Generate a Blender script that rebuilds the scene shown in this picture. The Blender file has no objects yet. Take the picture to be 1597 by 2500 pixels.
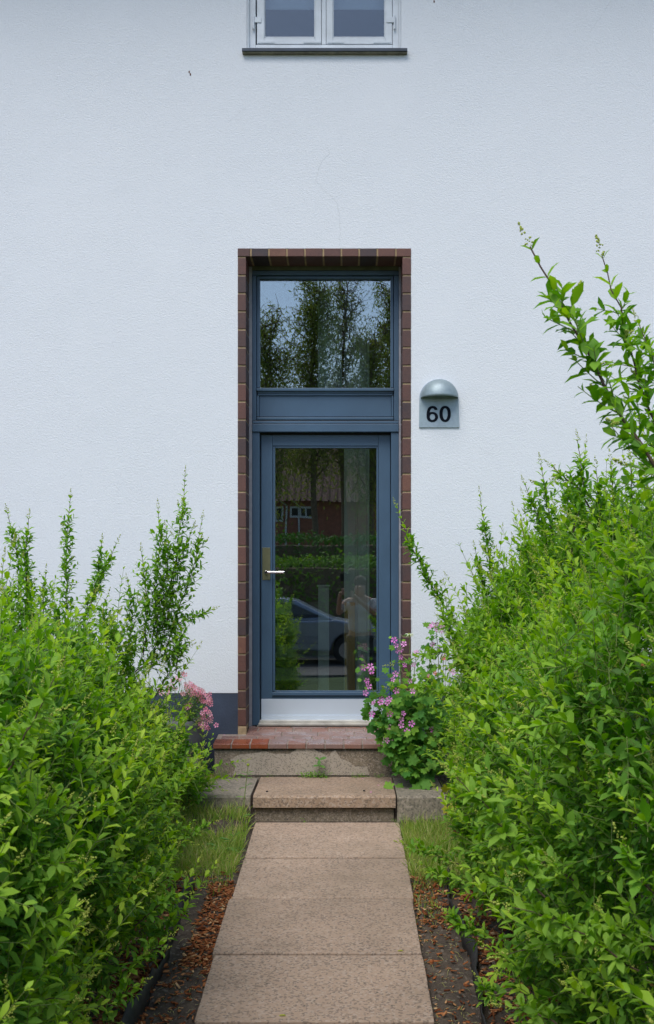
import bpy, math, random
import numpy as np
from mathutils import Vector, Matrix

random.seed(7)
RS = np.random.RandomState(11)
R = math.radians
scene = bpy.context.scene

# ------------------------------------------------------------------ camera
CAMY, EYE, F = -7.5, 1.755, 2750.0          # metres, metres, focal length in photo pixels (photo is 2500 high)
cam_d = bpy.data.cameras.new('Camera')
cam = bpy.data.objects.new('Camera', cam_d)
scene.collection.objects.link(cam)
cam.location = (0, CAMY, EYE)
cam.rotation_euler = (R(90), 0, 0)
cam_d.sensor_fit = 'VERTICAL'
cam_d.sensor_height = 36.0
cam_d.sensor_width = 23.0
cam_d.lens = F / 2500 * 36
cam_d.shift_x = -0.0182
cam_d.shift_y = 0.0632
cam_d.clip_start = 0.05
cam_d.clip_end = 1500
cam_d.dof.use_dof = True
cam_d.dof.focus_distance = 7.0
cam_d.dof.aperture_fstop = 13.0
scene.camera = cam

# ------------------------------------------------------------------ light
SUN_EL, SUN_ROT = 57, 200
world = bpy.data.worlds.new("World")
scene.world = world
world.use_nodes = True
wn = world.node_tree
for n in list(wn.nodes): wn.nodes.remove(n)
sky = wn.nodes.new('ShaderNodeTexSky')
sky.sky_type = 'NISHITA'; sky.sun_disc = False
sky.sun_elevation = R(SUN_EL); sky.sun_rotation = R(SUN_ROT)
sky.air_density = 1.0; sky.dust_density = 1.2; sky.ozone_density = 1.5
hs = wn.nodes.new('ShaderNodeHueSaturation')
hs.inputs['Saturation'].default_value = 1.0
bg = wn.nodes.new('ShaderNodeBackground'); bg.inputs['Strength'].default_value = 0.12
wo = wn.nodes.new('ShaderNodeOutputWorld')
wn.links.new(sky.outputs[0], hs.inputs['Color'])
wn.links.new(hs.outputs[0], bg.inputs[0]); wn.links.new(bg.outputs[0], wo.inputs[0])

sl = bpy.data.lights.new('Sun', 'SUN')
sl.energy = 1.75; sl.angle = R(36); sl.color = (1.0, 0.955, 0.885)
so = bpy.data.objects.new('Sun', sl); scene.collection.objects.link(so)
# Nishita: rotation is measured clockwise from +Y
az = R(SUN_ROT); el = R(SUN_EL)
sd = Vector((math.sin(az) * math.cos(el), math.cos(az) * math.cos(el), math.sin(el)))
so.rotation_euler = sd.to_track_quat('Z', 'Y').to_euler()

scene.view_settings.view_transform = 'Standard'
scene.view_settings.look = 'None'
scene.view_settings.gamma = 1
scene.view_settings.exposure = 0.66
scene.cycles.max_bounces = 10
scene.cycles.transparent_max_bounces = 16

# ------------------------------------------------------------------ helpers
def S(Y): return F / (Y - CAMY)
def X(px, Y=0.0): return (px - 844.0) / S(Y)
def Z(py, Y=0.0): return EYE + (1408.0 - py) / S(Y)
def P(px, py, Y): return (X(px, Y), Y, Z(py, Y))

def tag(o, label=None, cat=None, group=None, kind=None):
    if label: o['label'] = label
    if cat: o['category'] = cat
    if group: o['group'] = group
    if kind: o['kind'] = kind
    return o

def empty(name, loc, label=None, cat=None, group=None):
    o = bpy.data.objects.new(name, None); scene.collection.objects.link(o)
    o.location = loc; o.empty_display_size = .1
    return tag(o, label, cat, group)

def link(name, me, mat, parent=None, smooth=False, bevel=0.0, seg=2):
    if parent is None:
        n = len(me.vertices); co = np.empty(n * 3, 'f'); me.vertices.foreach_get('co', co); co = co.reshape(-1, 3)
        L = np.array([(co[:, 0].min() + co[:, 0].max()) / 2, (co[:, 1].min() + co[:, 1].max()) / 2, co[:, 2].min()], 'f')
        co -= L; me.vertices.foreach_set('co', co.ravel())
        L = L.tolist()
    o = bpy.data.objects.new(name, me); scene.collection.objects.link(o)
    if parent is None:
        o.location = L
    else:
        o.parent = parent
        o.matrix_parent_inverse = WM[parent.name].inverted() if parent.name in WM else Matrix.Translation(-parent.location)
    WM[o.name] = Matrix.Translation(o.location)
    if parent is not None: WM[o.name] = Matrix.Identity(4)
    for m in (mat if isinstance(mat, (list, tuple)) else [mat]): me.materials.append(m)
    if smooth:
        me.polygons.foreach_set('use_smooth', [True] * len(me.polygons))
    if bevel:
        b = o.modifiers.new('bevel', 'BEVEL'); b.width = bevel; b.segments = seg; b.limit_method = 'ANGLE'; b.angle_limit = R(40)
    me.update()
    return o
WM = {}

class MB:
    def __init__(s): s.v = []; s.f = []; s.t = []; s.m = []; s.cur = 0.0; s.mi = 0
    def add(s, vs, fs):
        b = len(s.v); s.v += [tuple(v) for v in vs]; s.t += [s.cur] * len(vs)
        s.f += [tuple(b + i for i in f) for f in fs]; s.m += [s.mi] * len(fs)
    def box(s, x0, x1, y0, y1, z0, z1):
        if x0 > x1: x0, x1 = x1, x0
        if y0 > y1: y0, y1 = y1, y0
        if z0 > z1: z0, z1 = z1, z0
        s.add([(x0,y0,z0),(x1,y0,z0),(x1,y1,z0),(x0,y1,z0),(x0,y0,z1),(x1,y0,z1),(x1,y1,z1),(x0,y1,z1)],
              [(0,3,2,1),(4,5,6,7),(0,1,5,4),(1,2,6,5),(2,3,7,6),(3,0,4,7)])
    def pbox(s, px0, px1, py0, py1, Y0, Y1):
        s.box(X(px0, Y0), X(px1, Y0), Y0, Y1, Z(py1, Y0), Z(py0, Y0))
    def tube(s, pts, rad, n=8, cap=True):
        pts = [Vector(p) for p in pts]
        if not isinstance(rad, (list, tuple)): rad = [rad] * len(pts)
        vs = []; up = None
        for i, p in enumerate(pts):
            d = (pts[min(i+1, len(pts)-1)] - pts[max(i-1, 0)]).normalized()
            if up is None: up = Vector((0,0,1)) if abs(d.z) < .9 else Vector((1,0,0))
            a = d.cross(up).normalized(); b = d.cross(a).normalized(); up = -b if False else b.cross(d) if False else up
            for k in range(n):
                t = 2*math.pi*k/n
                vs.append(p + (a*math.cos(t) + b*math.sin(t))*rad[i])
        fs = []
        for i in range(len(pts)-1):
            for k in range(n):
                fs.append((i*n+k, i*n+(k+1)%n, (i+1)*n+(k+1)%n, (i+1)*n+k))
        if cap:
            fs.append(tuple(range(n))[::-1]); fs.append(tuple((len(pts)-1)*n+k for k in range(n)))
        s.add(vs, fs)
    def lathe(s, prof, c, n=24):
        vs = []; fs = []
        for (r, z) in prof:
            for k in range(n):
                t = 2*math.pi*k/n; vs.append((c[0]+r*math.cos(t), c[1]+r*math.sin(t), c[2]+z))
        for i in range(len(prof)-1):
            for k in range(n):
                fs.append((i*n+k, i*n+(k+1)%n, (i+1)*n+(k+1)%n, (i+1)*n+k))
        s.add(vs, fs)
    def prism(s, out, y0, y1):                    # outline in (x,z), extruded along y
        n = len(out)
        s.add([(x, y0, z) for x, z in out] + [(x, y1, z) for x, z in out],
              [tuple(range(n)), tuple(range(2*n-1, n-1, -1))] + [(i, i+n, (i+1) % n+n, (i+1) % n) for i in range(n)])
    def ring(s, out, inn, y0, y1):
        n = len(out)
        s.add([(x, y0, z) for x, z in out] + [(x, y0, z) for x, z in inn] + [(x, y1, z) for x, z in out] + [(x, y1, z) for x, z in inn],
              [(i, (i+1) % n, n+(i+1) % n, n+i) for i in range(n)] + [(i, 2*n+i, 2*n+(i+1) % n, (i+1) % n) for i in range(n)] +
              [(n+i, n+(i+1) % n, 3*n+(i+1) % n, 3*n+i) for i in range(n)])
    def build(s, name, mat, parent=None, **k):
        me = bpy.data.meshes.new(name); me.from_pydata(s.v, [], s.f)
        a = me.attributes.new('tint', 'FLOAT', 'POINT'); a.data.foreach_set('value', s.t)
        if isinstance(mat, (list, tuple)): me.polygons.foreach_set('material_index', s.m)
        return link(name, me, mat, parent, **k)

# ------------------------------------------------------------------ batch foliage
def nrm(a): return a / np.maximum(np.linalg.norm(a, axis=-1, keepdims=True), 1e-9)

LEAF = (np.array([(0,0,0),(.24,-.36,.05),(.24,0,0),(.24,.36,.05),(.68,-.44,.02),(.68,0,-.05),(.68,.44,.02),(1,0,-.17)], 'f'),
        [(0,2,1),(0,3,2),(1,2,5,4),(2,3,6,5),(4,5,7),(5,6,7)])
BLADE = (np.array([(0,-.5,0),(0,.5,0),(.5,-.4,.0),(.5,.4,.0),(1,0,-.25)], 'f'), [(0,1,3,2),(2,3,4)])
OCT = (np.array([(1,0,0),(-1,0,0),(0,1,0),(0,-1,0),(0,0,1),(0,0,-1)], 'f')*.5,
       [(0,2,4),(2,1,4),(1,3,4),(3,0,4),(2,0,5),(1,2,5),(3,1,5),(0,3,5)])
def lobed(n=5, depth=.32):
    vs = [(0, 0, 0), (.45, 0, .03)]; m = n*4
    for i in range(m+1):
        t = -2.6 + 5.2*i/m
        r = .55*(1 - depth*(.5+.5*math.cos(2*math.pi*i/4.0)))
        if i in (0, m): r *= .75
        vs.append((.45 + r*math.cos(t), r*math.sin(t), .05*math.cos(i*math.pi/2)))
    fs = [(1, 2+i, 3+i) for i in range(m)] + [(0, 2, 1), (0, 1, 2+m)]
    return np.array(vs, 'f'), fs
MALLOW = lobed()
def petals():
    vs = []; fs = []
    for k in range(5):
        t = 2*math.pi*k/5; c, s_ = math.cos(t), math.sin(t)
        loc = [(.06, 0, 0), (.32, -.13, .12), (.32, .13, .12), (.52, -.17, .16), (.47, 0, .15), (.52, .17, .16)]
        b = len(vs)
        for u, v, w in loc: vs.append((w, u*c - v*s_, u*s_ + v*c))
        fs += [(b, b+1, b+2), (b+1, b+3, b+4), (b+1, b+4, b+2), (b+2, b+4, b+5)]
    return np.array(vs, 'f'), fs
PETALS = petals()

def batch(name, P_, D, N, L, W, tint, mat, parent, tpl=LEAF, smooth=True):
    tv, tf = tpl; n = len(P_); k = len(tv)
    D = nrm(D); N = nrm(N - (N*D).sum(1, keepdims=True)*D); B = np.cross(N, D)
    L = np.broadcast_to(L, (n,)); W = np.broadcast_to(W, (n,))
    V = (P_[:, None, :] + D[:, None, :]*(tv[None, :, 0, None]*L[:, None, None])
         + B[:, None, :]*(tv[None, :, 1, None]*W[:, None, None]) + N[:, None, :]*(tv[None, :, 2, None]*L[:, None, None]))
    loops = np.concatenate([np.array(f) for f in tf]); tot = np.array([len(f) for f in tf])
    return raw(name, V.reshape(-1, 3), loops, tot, n, k, np.repeat(np.broadcast_to(tint, (n,)), k), mat, parent, smooth)

def raw(name, V, loops, tot, n, k, tint, mat, parent, smooth=True):
    me = bpy.data.meshes.new(name)
    me.vertices.add(len(V)); me.vertices.foreach_set('co', V.astype('f').ravel())
    LI = (loops[None, :] + (np.arange(n)*k)[:, None]).ravel().astype('i')
    T = np.tile(tot, n).astype('i')
    me.loops.add(len(LI)); me.loops.foreach_set('vertex_index', LI)
    me.polygons.add(len(T)); me.polygons.foreach_set('loop_start', np.concatenate([[0], np.cumsum(T)[:-1]]).astype('i'))
    try: me.polygons.foreach_set('loop_total', T)
    except Exception: pass
    me.update(calc_edges=True)
    a = me.attributes.new('tint', 'FLOAT', 'POINT'); a.data.foreach_set('value', tint.astype('f'))
    return link(name, me, mat, parent, smooth=smooth)

def tubes(name, pts, rad, mat, parent, n=3):
    """pts (N,K,3), rad (N,K)"""
    N_, K, _ = pts.shape
    d = np.empty_like(pts); d[:, 1:-1] = pts[:, 2:]-pts[:, :-2]; d[:, 0] = pts[:, 1]-pts[:, 0]; d[:, -1] = pts[:, -1]-pts[:, -2]
    d = nrm(d); up = np.array([.31, .27, .91]); a = nrm(np.cross(d, up)); b = np.cross(d, a)
    t = np.arange(n)*2*np.pi/n
    V = pts[:, :, None, :] + rad[:, :, None, None]*(a[:, :, None, :]*np.cos(t)[None, None, :, None] + b[:, :, None, :]*np.sin(t)[None, None, :, None])
    loops = []
    for i in range(K-1):
        for k in range(n): loops += [i*n+k, i*n+(k+1) % n, (i+1)*n+(k+1) % n, (i+1)*n+k]
    return raw(name, V.reshape(-1, 3), np.array(loops), np.full((K-1)*n, 4), N_, K*n, np.zeros(N_*K*n), mat, parent)

def shoots(B, T, Ls, leaf, K=6, bend=.25, up=.5, rs=RS, tintb=0.0, spread=55):
    """opposite leaf pairs along N shoots; returns leaf arrays and stem polylines"""
    n = len(B); T = nrm(T); Ls = np.broadcast_to(Ls, (n,)); leaf = np.broadcast_to(leaf, (n,))
    C = nrm(rs.normal(size=(n, 3)) + np.array([0, 0, up]))*bend
    a = nrm(np.cross(T, nrm(rs.normal(size=(n, 3))))); b = np.cross(T, a)
    ph0 = rs.uniform(0, 6.28, n)
    out = []
    def pt(t): return B + T*(Ls*t)[:, None] + C*(Ls*t*t)[:, None]
    for k in range(K):
        t = np.full(n, (k+.6)/K) + rs.normal(size=n)*.02
        p = pt(t); tg = nrm(T + 2*C*t[:, None])
        for s_ in (0, np.pi):
            ph = ph0 + k*np.pi/2 + s_ + rs.normal(size=n)*.25
            rdir = a*np.cos(ph)[:, None] + b*np.sin(ph)[:, None]
            al = np.radians(spread - 22*t + rs.normal(size=n)*10)
            D = tg*np.cos(al)[:, None] + rdir*np.sin(al)[:, None] + np.array([0, 0, -.05])
            Nn = tg*.8 + np.array([0, 0, .9]) + rs.normal(size=(n, 3))*.18
            sz = leaf*(.62 + .5*np.sin(np.pi*np.clip(t*.85+.12, 0, 1)))*(1-.25*(t > .85))*rs.uniform(.75, 1.15, n)
            out.append((p, D, Nn, sz, sz*rs.uniform(.36, .52, n), tintb + .45*t**2 + rs.uniform(0, .5, n)))
    ts = np.linspace(0, 1.0, 4)
    stem = np.stack([pt(np.full(n, t)) for t in ts], 1)
    cat = [np.concatenate([o[i] for o in out]) for i in range(6)]
    return cat, stem, pt(np.full(n, 1.0)), nrm(T + 2*C)

def panicles(P0, D, L, rs=RS, k=26, size=.0042):
    n = len(P0); t = rs.uniform(0, 1, (n, k)); ph = rs.uniform(0, 6.28, (n, k))
    D = nrm(D); a = nrm(np.cross(D, np.array([.3, .8, .5]))); b = np.cross(D, a)
    L = np.broadcast_to(L, (n,))
    r = (1-t)*.30*L[:, None]*rs.uniform(.3, 1, (n, k))
    p = P0[:, None] + D[:, None]*(t*L[:, None])[..., None] + a[:, None]*(r*np.cos(ph))[..., None] + b[:, None]*(r*np.sin(ph))[..., None]
    p = p.reshape(-1, 3); m = len(p)
    return p, rs.normal(size=(m, 3)), rs.normal(size=(m, 3)), size*rs.uniform(.7, 1.4, m)

# ------------------------------------------------------------------ materials
def new_mat(name):
    m = bpy.data.materials.new(name); m.use_nodes = True
    nt = m.node_tree; b = nt.nodes['Principled BSDF']
    return m, nt, b, nt.links.new
def N(nt, t, **k):
    n = nt.nodes.new(t)
    for a, v in k.items():
        if a in n.inputs: n.inputs[a].default_value = v
        else: setattr(n, a, v)
    return n
def ramp(nt, stops):
    r = nt.nodes.new('ShaderNodeValToRGB'); el_ = r.color_ramp.elements
    while len(el_) < len(stops): el_.new(.5)
    for e, (p, c) in zip(el_, stops): e.position = p; e.color = tuple(c)+(1,) if len(c) == 3 else c
    return r
def c3(r, g, b): return (r, g, b, 1)
def noise(nt, lk, co, scale, detail=4, rough=.55):
    n = N(nt, 'ShaderNodeTexNoise'); n.inputs['Scale'].default_value = scale; n.inputs['Detail'].default_value = detail
    n.inputs['Roughness'].default_value = rough; lk(co, n.inputs['Vector']); return n
def mixc(nt, lk, fac, a, b, mode='MIX'):
    m = nt.nodes.new('ShaderNodeMix'); m.data_type = 'RGBA'; m.blend_type = mode
    for s_, v in ((m.inputs[0], fac), (m.inputs[6], a), (m.inputs[7], b)):
        if hasattr(v, 'is_output') or isinstance(v, bpy.types.NodeSocket): lk(v, s_)
        else: s_.default_value = v
    return m.outputs[2]
def pos(nt): return nt.nodes.new('ShaderNodeNewGeometry').outputs['Position']
def bump(nt, lk, b, h, strength, dist, prev=None):
    n = N(nt, 'ShaderNodeBump'); n.inputs['Strength'].default_value = strength; n.inputs['Distance'].default_value = dist
    lk(h, n.inputs['Height'])
    if prev: lk(prev, n.inputs['Normal'])
    lk(n.outputs[0], b.inputs['Normal']); return n.outputs[0]

def M_simple(name, col, rough=.6, metal=0., var=.12, scale=8., bs=0, bd=.002, bscale=200, spec=None):
    m, nt, b, lk = new_mat(name)
    p = pos(nt); n = noise(nt, lk, p, scale, 5)
    r = ramp(nt, [(.3, [c*(1-var) for c in col]), (.7, [min(1, c*(1+var)) for c in col])]); lk(n.outputs[0], r.inputs[0])
    lk(r.outputs[0], b.inputs['Base Color'])
    b.inputs['Roughness'].default_value = rough; b.inputs['Metallic'].default_value = metal
    if spec is not None: b.inputs['Specular IOR Level'].default_value = spec
    if bs:
        n2 = noise(nt, lk, p, bscale, 3); bump(nt, lk, b, n2.outputs[0], bs, bd)
    return m

def M_render():
    m, nt, b, lk = new_mat('white_render'); p = pos(nt)
    big = noise(nt, lk, p, .9, 4, .5); mid = noise(nt, lk, p, 5, 4)
    r = ramp(nt, [(.3, (.70, .728, .765)), (.72, (.718, .742, .775))]); lk(big.outputs[0], r.inputs[0])
    # dirt specks, more of them high on the wall
    sp = N(nt, 'ShaderNodeTexVoronoi'); sp.inputs['Scale'].default_value = 22; lk(p, sp.inputs['Vector'])
    sr = ramp(nt, [(.035, (1, 1, 1)), (.075, (0, 0, 0))]); lk(sp.outputs['Distance'], sr.inputs[0])
    dm = noise(nt, lk, p, 1.6, 3); dr = ramp(nt, [(.55, (0, 0, 0)), (.72, (1, 1, 1))]); lk(dm.outputs[0], dr.inputs[0])
    mu = N(nt, 'ShaderNodeMath', operation='MULTIPLY'); lk(sr.outputs[0], mu.inputs[0]); lk(dr.outputs[0], mu.inputs[1])
    mu2 = N(nt, 'ShaderNodeMath', operation='MULTIPLY'); lk(mu.outputs[0], mu2.inputs[0]); mu2.inputs[1].default_value = .45
    c = mixc(nt, lk, mu2.outputs[0], r.outputs[0], c3(.3, .32, .33))
    # faint streaks and rubbed grey
    st = N(nt, 'ShaderNodeMapping'); st.inputs['Scale'].default_value = (3, 3, .5); lk(p, st.inputs[0])
    sn = noise(nt, lk, st.outputs[0], 2.2, 5); s2 = ramp(nt, [(.5, (0, 0, 0)), (.8, (.5, .5, .5))]); lk(sn.outputs[0], s2.inputs[0])
    s2 = ramp(nt, [(.5, (0, 0, 0)), (.8, (.12, .12, .12))]); lk(noise(nt, lk, p, 1.9, 6, .6).outputs[0], s2.inputs[0])
    c = mixc(nt, lk, s2.outputs[0], c, c3(.58, .62, .67))
    lk(c, b.inputs['Base Color']); b.inputs['Roughness'].default_value = .9
    fine = noise(nt, lk, p, 75, 3, .6); med = noise(nt, lk, p, 160, 2)
    ad = N(nt, 'ShaderNodeMath', operation='ADD'); lk(fine.outputs[0], ad.inputs[0]); lk(med.outputs[0], ad.inputs[1])
    # smoother, trowelled-over patches
    pm = noise(nt, lk, p, 1.3, 2); pr = ramp(nt, [(.30, (.62, .62, .62)), (.5, (1, 1, 1))]); lk(pm.outputs[0], pr.inputs[0])
    hm = N(nt, 'ShaderNodeMath', operation='MULTIPLY'); lk(ad.outputs[0], hm.inputs[0]); lk(pr.outputs[0], hm.inputs[1])
    n1 = bump(nt, lk, b, hm.outputs[0], .48, .006)
    bump(nt, lk, b, mid.outputs[0], .15, .015, n1)
    return m
def M_brick(name='dark_brick', wet=False):
    m, nt, b, lk = new_mat(name); p = pos(nt)
    at = N(nt, 'ShaderNodeAttribute', attribute_name='tint')
    if wet: r = ramp(nt, [(0, (.27, .07, .03)), (.25, (.25, .095, .06)), (.6, (.27, .15, .12)), (1, (.24, .16, .145))])
    else: r = ramp(nt, [(0, (.048, .032, .036)), (.3, (.085, .042, .036)), (.6, (.125, .052, .040)), (.85, (.16, .068, .045)), (1, (.21, .10, .06))])
    n = noise(nt, lk, p, 14, 5, .65); a = N(nt, 'ShaderNodeMath', operation='MULTIPLY_ADD')
    lk(n.outputs[0], a.inputs[0]); a.inputs[1].default_value = .55; a.inputs[2].default_value = -.27
    a2 = N(nt, 'ShaderNodeMath', operation='ADD'); lk(a.outputs[0], a2.inputs[0]); lk(at.outputs['Fac'], a2.inputs[1]); lk(a2.outputs[0], r.inputs[0])
    f = noise(nt, lk, p, 260, 2); fr = ramp(nt, [(.35, (.75, .75, .75)), (.68, (1.15, 1.15, 1.12))]); lk(f.outputs[0], fr.inputs[0])
    c = mixc(nt, lk, 1.0, r.outputs[0], fr.outputs[0], 'MULTIPLY')
    if wet:
        w = noise(nt, lk, p, 9, 3); wr = ramp(nt, [(.4, (.12, .12, .12)), (.6, (.5, .5, .5))]); lk(w.outputs[0], wr.inputs[0]); lk(wr.outputs[0], b.inputs['Roughness'])
    else: b.inputs['Roughness'].default_value = .6
    lk(c, b.inputs['Base Color'])
    bump(nt, lk, b, f.outputs[0], .35, .0015)
    return m
def M_aggregate(name, base, rough=.85, dark=(.05, .05, .05), light=(.5, .42, .36), sc=120):
    m, nt, b, lk = new_mat(name); p = pos(nt)
    big = noise(nt, lk, p, 2.5, 5); r = ramp(nt, [(.3, [c*.72 for c in base]), (.7, [c*1.15 for c in base])]); lk(big.outputs[0], r.inputs[0])
    v = N(nt, 'ShaderNodeTexVoronoi'); v.inputs['Scale'].default_value = sc; lk(p, v.inputs['Vector'])
    cr = ramp(nt, [(0, dark), (.22, dark), (.24, base), (.72, base), (.9, light), (1, light)])
    sep = N(nt, 'ShaderNodeSeparateColor'); lk(v.outputs['Color'], sep.inputs[0]); lk(sep.outputs[0], cr.inputs[0])
    c = mixc(nt, lk, .42, r.outputs[0], cr.outputs[0])
    # big dark stones here and there
    v2 = N(nt, 'ShaderNodeTexVoronoi'); v2.inputs['Scale'].default_value = sc*.6; lk(p, v2.inputs['Vector'])
    s2 = N(nt, 'ShaderNodeSeparateColor'); lk(v2.outputs['Color'], s2.inputs[0])
    k = ramp(nt, [(.91, (0, 0, 0)), (.93, (1, 1, 1))]); lk(s2.outputs[1], k.inputs[0])
    kd = ramp(nt, [(.18, (.7, .7, .7)), (.42, (0, 0, 0))]); lk(v2.outputs['Distance'], kd.inputs[0])
    kk = N(nt, 'ShaderNodeMath', operation='MULTIPLY'); lk(k.outputs[0], kk.inputs[0]); lk(kd.outputs[0], kk.inputs[1])
    c = mixc(nt, lk, kk.outputs[0], c, c3(*dark))
    st = noise(nt, lk, p, 1.7, 6, .6); sr = ramp(nt, [(.48, (0, 0, 0)), (.75, (.55, .55, .55))]); lk(st.outputs[0], sr.inputs[0])
    c = mixc(nt, lk, sr.outputs[0], c, c3(base[0]*.45, base[1]*.48, base[2]*.45))
    at = N(nt, 'ShaderNodeAttribute', attribute_name='tint'); ma = N(nt, 'ShaderNodeMath', operation='ADD'); ma.inputs[1].default_value = 1.0; lk(at.outputs['Fac'], ma.inputs[0])
    cb = N(nt, 'ShaderNodeCombineColor'); [lk(ma.outputs[0], cb.inputs[i]) for i in range(3)]
    c = mixc(nt, lk, 1.0, c, cb.outputs[0], 'MULTIPLY')
    lk(c, b.inputs['Base Color']); b.inputs['Roughness'].default_value = rough
    f = noise(nt, lk, p, 240, 3); bump(nt, lk, b, f.outputs[0], .6, .003)
    return m
def M_leaf(name, stops, rough=.38, trans=.35, var=1.0):
    m, nt, b, lk = new_mat(name)
    at = N(nt, 'ShaderNodeAttribute', attribute_name='tint')
    r = ramp(nt, stops); lk(at.outputs['Fac'], r.inputs[0])
    g = nt.nodes.new('ShaderNodeNewGeometry')
    c = mixc(nt, lk, g.outputs['Backfacing'], r.outputs[0], mixc(nt, lk, .30, r.outputs[0], c3(.22, .36, .12)))
    lk(c, b.inputs['Base Color']); b.inputs['Roughness'].default_value = rough
    b.inputs['Specular IOR Level'].default_value = .16
    tr = N(nt, 'ShaderNodeBsdfTranslucent'); tc = mixc(nt, lk, 1.0, r.outputs[0], c3(1.5, 1.6, .6), 'MULTIPLY'); lk(tc, tr.inputs[0])
    mx = N(nt, 'ShaderNodeMixShader'); mx.inputs[0].default_value = trans
    lk(b.outputs[0], mx.inputs[1]); lk(tr.outputs[0], mx.inputs[2]); lk(mx.outputs[0], nt.nodes['Material Output'].inputs[0])
    return m
def M_glass(name, refl, tint=(.86, .93, .90), rough=0.0, wav=0.0):
    m, nt, b, lk = new_mat(name); nt.nodes.remove(b)
    g = N(nt, 'ShaderNodeBsdfGlossy'); g.inputs['Roughness'].default_value = rough; g.inputs['Color'].default_value = c3(.92, .96, 1)
    t = N(nt, 'ShaderNodeBsdfTransparent'); t.inputs[0].default_value = c3(*tint)
    fr = N(nt, 'ShaderNodeFresnel'); fr.inputs[0].default_value = 1.45
    ad = N(nt, 'ShaderNodeMath', operation='ADD'); lk(fr.outputs[0], ad.inputs[0]); ad.inputs[1].default_value = refl
    mx = N(nt, 'ShaderNodeMixShader'); lk(ad.outputs[0], mx.inputs[0]); lk(t.outputs[0], mx.inputs[1]); lk(g.outputs[0], mx.inputs[2])
    lk(mx.outputs[0], nt.nodes['Material Output'].inputs[0])
    if wav:
        p = pos(nt); n = noise(nt, lk, p, 2.2, 1); bu = N(nt, 'ShaderNodeBump'); bu.inputs['Strength'].default_value = wav; bu.inputs['Distance'].default_value = .01
        lk(n.outputs[0], bu.inputs['Height']); lk(bu.outputs[0], g.inputs['Normal'])
    return m
def M_soil():
    m, nt, b, lk = new_mat('soil'); p = pos(nt)
    n = noise(nt, lk, p, 14, 8, .7); r = ramp(nt, [(.3, (.035, .026, .020)), (.55, (.085, .064, .048)), (.75, (.15, .12, .09))]); lk(n.outputs[0], r.inputs[0])
    v = N(nt, 'ShaderNodeTexVoronoi'); v.inputs['Scale'].default_value = 90; lk(p, v.inputs['Vector'])
    sp = N(nt, 'ShaderNodeSeparateColor'); lk(v.outputs['Color'], sp.inputs[0]); k = ramp(nt, [(.93, (0, 0, 0)), (.95, (.6, .6, .6))]); lk(sp.outputs[0], k.inputs[0])
    c = mixc(nt, lk, k.outputs[0], r.outputs[0], c3(.2, .17, .14))
    sx = N(nt, 'ShaderNodeSeparateXYZ'); lk(p, sx.inputs[0])
    lt = N(nt, 'ShaderNodeMath', operation='LESS_THAN'); lk(sx.outputs[1], lt.inputs[0]); lt.inputs[1].default_value = -10.5
    gn = noise(nt, lk, p, 3, 6); gr = ramp(nt, [(.3, (.035, .065, .018)), (.7, (.07, .11, .03))]); lk(gn.outputs[0], gr.inputs[0])
    c = mixc(nt, lk, lt.outputs[0], c, gr.outputs[0])
    lk(c, b.inputs['Base Color']); b.inputs['Roughness'].default_value = .95
    f = noise(nt, lk, p, 60, 6, .7); bump(nt, lk, b, f.outputs[0], .9, .012)
    return m

m_wall = M_render()
m_plinth = M_simple('navy_plinth_paint', (.036, .050, .082), .75, var=.25, scale=5, bs=.5, bd=.004, bscale=80)
m_brick = M_brick()
m_tile = M_brick('red_tile', True)
m_mortar = M_simple('sand_mortar', (.36, .26, .15), .9, var=.25, scale=30, bs=.5, bscale=300)
m_mortar2 = M_simple('grey_mortar', (.25, .20, .17), .85, var=.3, scale=30, bs=.5, bscale=300)
m_strip = M_simple('grey_sealant', (.30, .30, .33), .8, var=.15, scale=20, bs=.3, bscale=150)
m_green = M_simple('greenish_strip', (.11, .12, .07), .8, var=.3, scale=12)
m_frame = M_simple('blue_grey_paint', (.050, .098, .160), .42, var=.08, scale=6, bs=.06, bd=.001, bscale=120)
m_alu = M_simple('aluminium', (.60, .67, .76), .45, .35, var=.05, scale=3)
m_alu2 = M_simple('threshold_metal', (.52, .50, .45), .5, .3, var=.2, scale=12)
m_steel = M_simple('polished_steel', (.72, .68, .68), .22, 1.0, var=.03)
m_brass = M_simple('tarnished_brass', (.20, .185, .10), .42, .65, var=.12, scale=20)
m_white = M_simple('old_white_paint', (.62, .66, .70), .55, var=.10, scale=10, bs=.35, bd=.002, bscale=60)
m_black = M_simple('black_gap', (.012, .012, .014), .9)
m_sillmetal = M_simple('slate_sill', (.035, .05, .075), .5, var=.3)
m_sillstone = M_simple('mossy_sill', (.16, .15, .10), .9, var=.4, scale=20)
def M_zinc(name, col, metal):
    m, nt, b, lk = new_mat(name); p = pos(nt)
    n = noise(nt, lk, p, 40, 6, .7); n2 = noise(nt, lk, p, 9, 3)
    r = ramp(nt, [(.3, [c*.78 for c in col]), (.7, [c*1.2 for c in col])]); lk(n.outputs[0], r.inputs[0])
    c = mixc(nt, lk, n2.outputs[0], r.outputs[0], c3(col[0]*.9, col[1]*.96, col[2]*.85))
    sx = N(nt, 'ShaderNodeSeparateXYZ'); lk(p, sx.inputs[0])
    lk(c, b.inputs['Base Color']); b.inputs['Roughness'].default_value = .5; b.inputs['Metallic'].default_value = metal*.6
    bump(nt, lk, b, n.outputs[0], .12, .002)
    return m
m_zinc = M_zinc('zinc', (.27, .33, .38), .6)
m_plate = M_zinc('zinc_plate', (.32, .385, .465), .25)
m_digit = M_simple('black_enamel', (.006, .008, .014), .8, spec=.1)
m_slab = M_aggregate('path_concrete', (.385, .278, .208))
m_step = M_aggregate('step_concrete', (.35, .245, .17))
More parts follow.
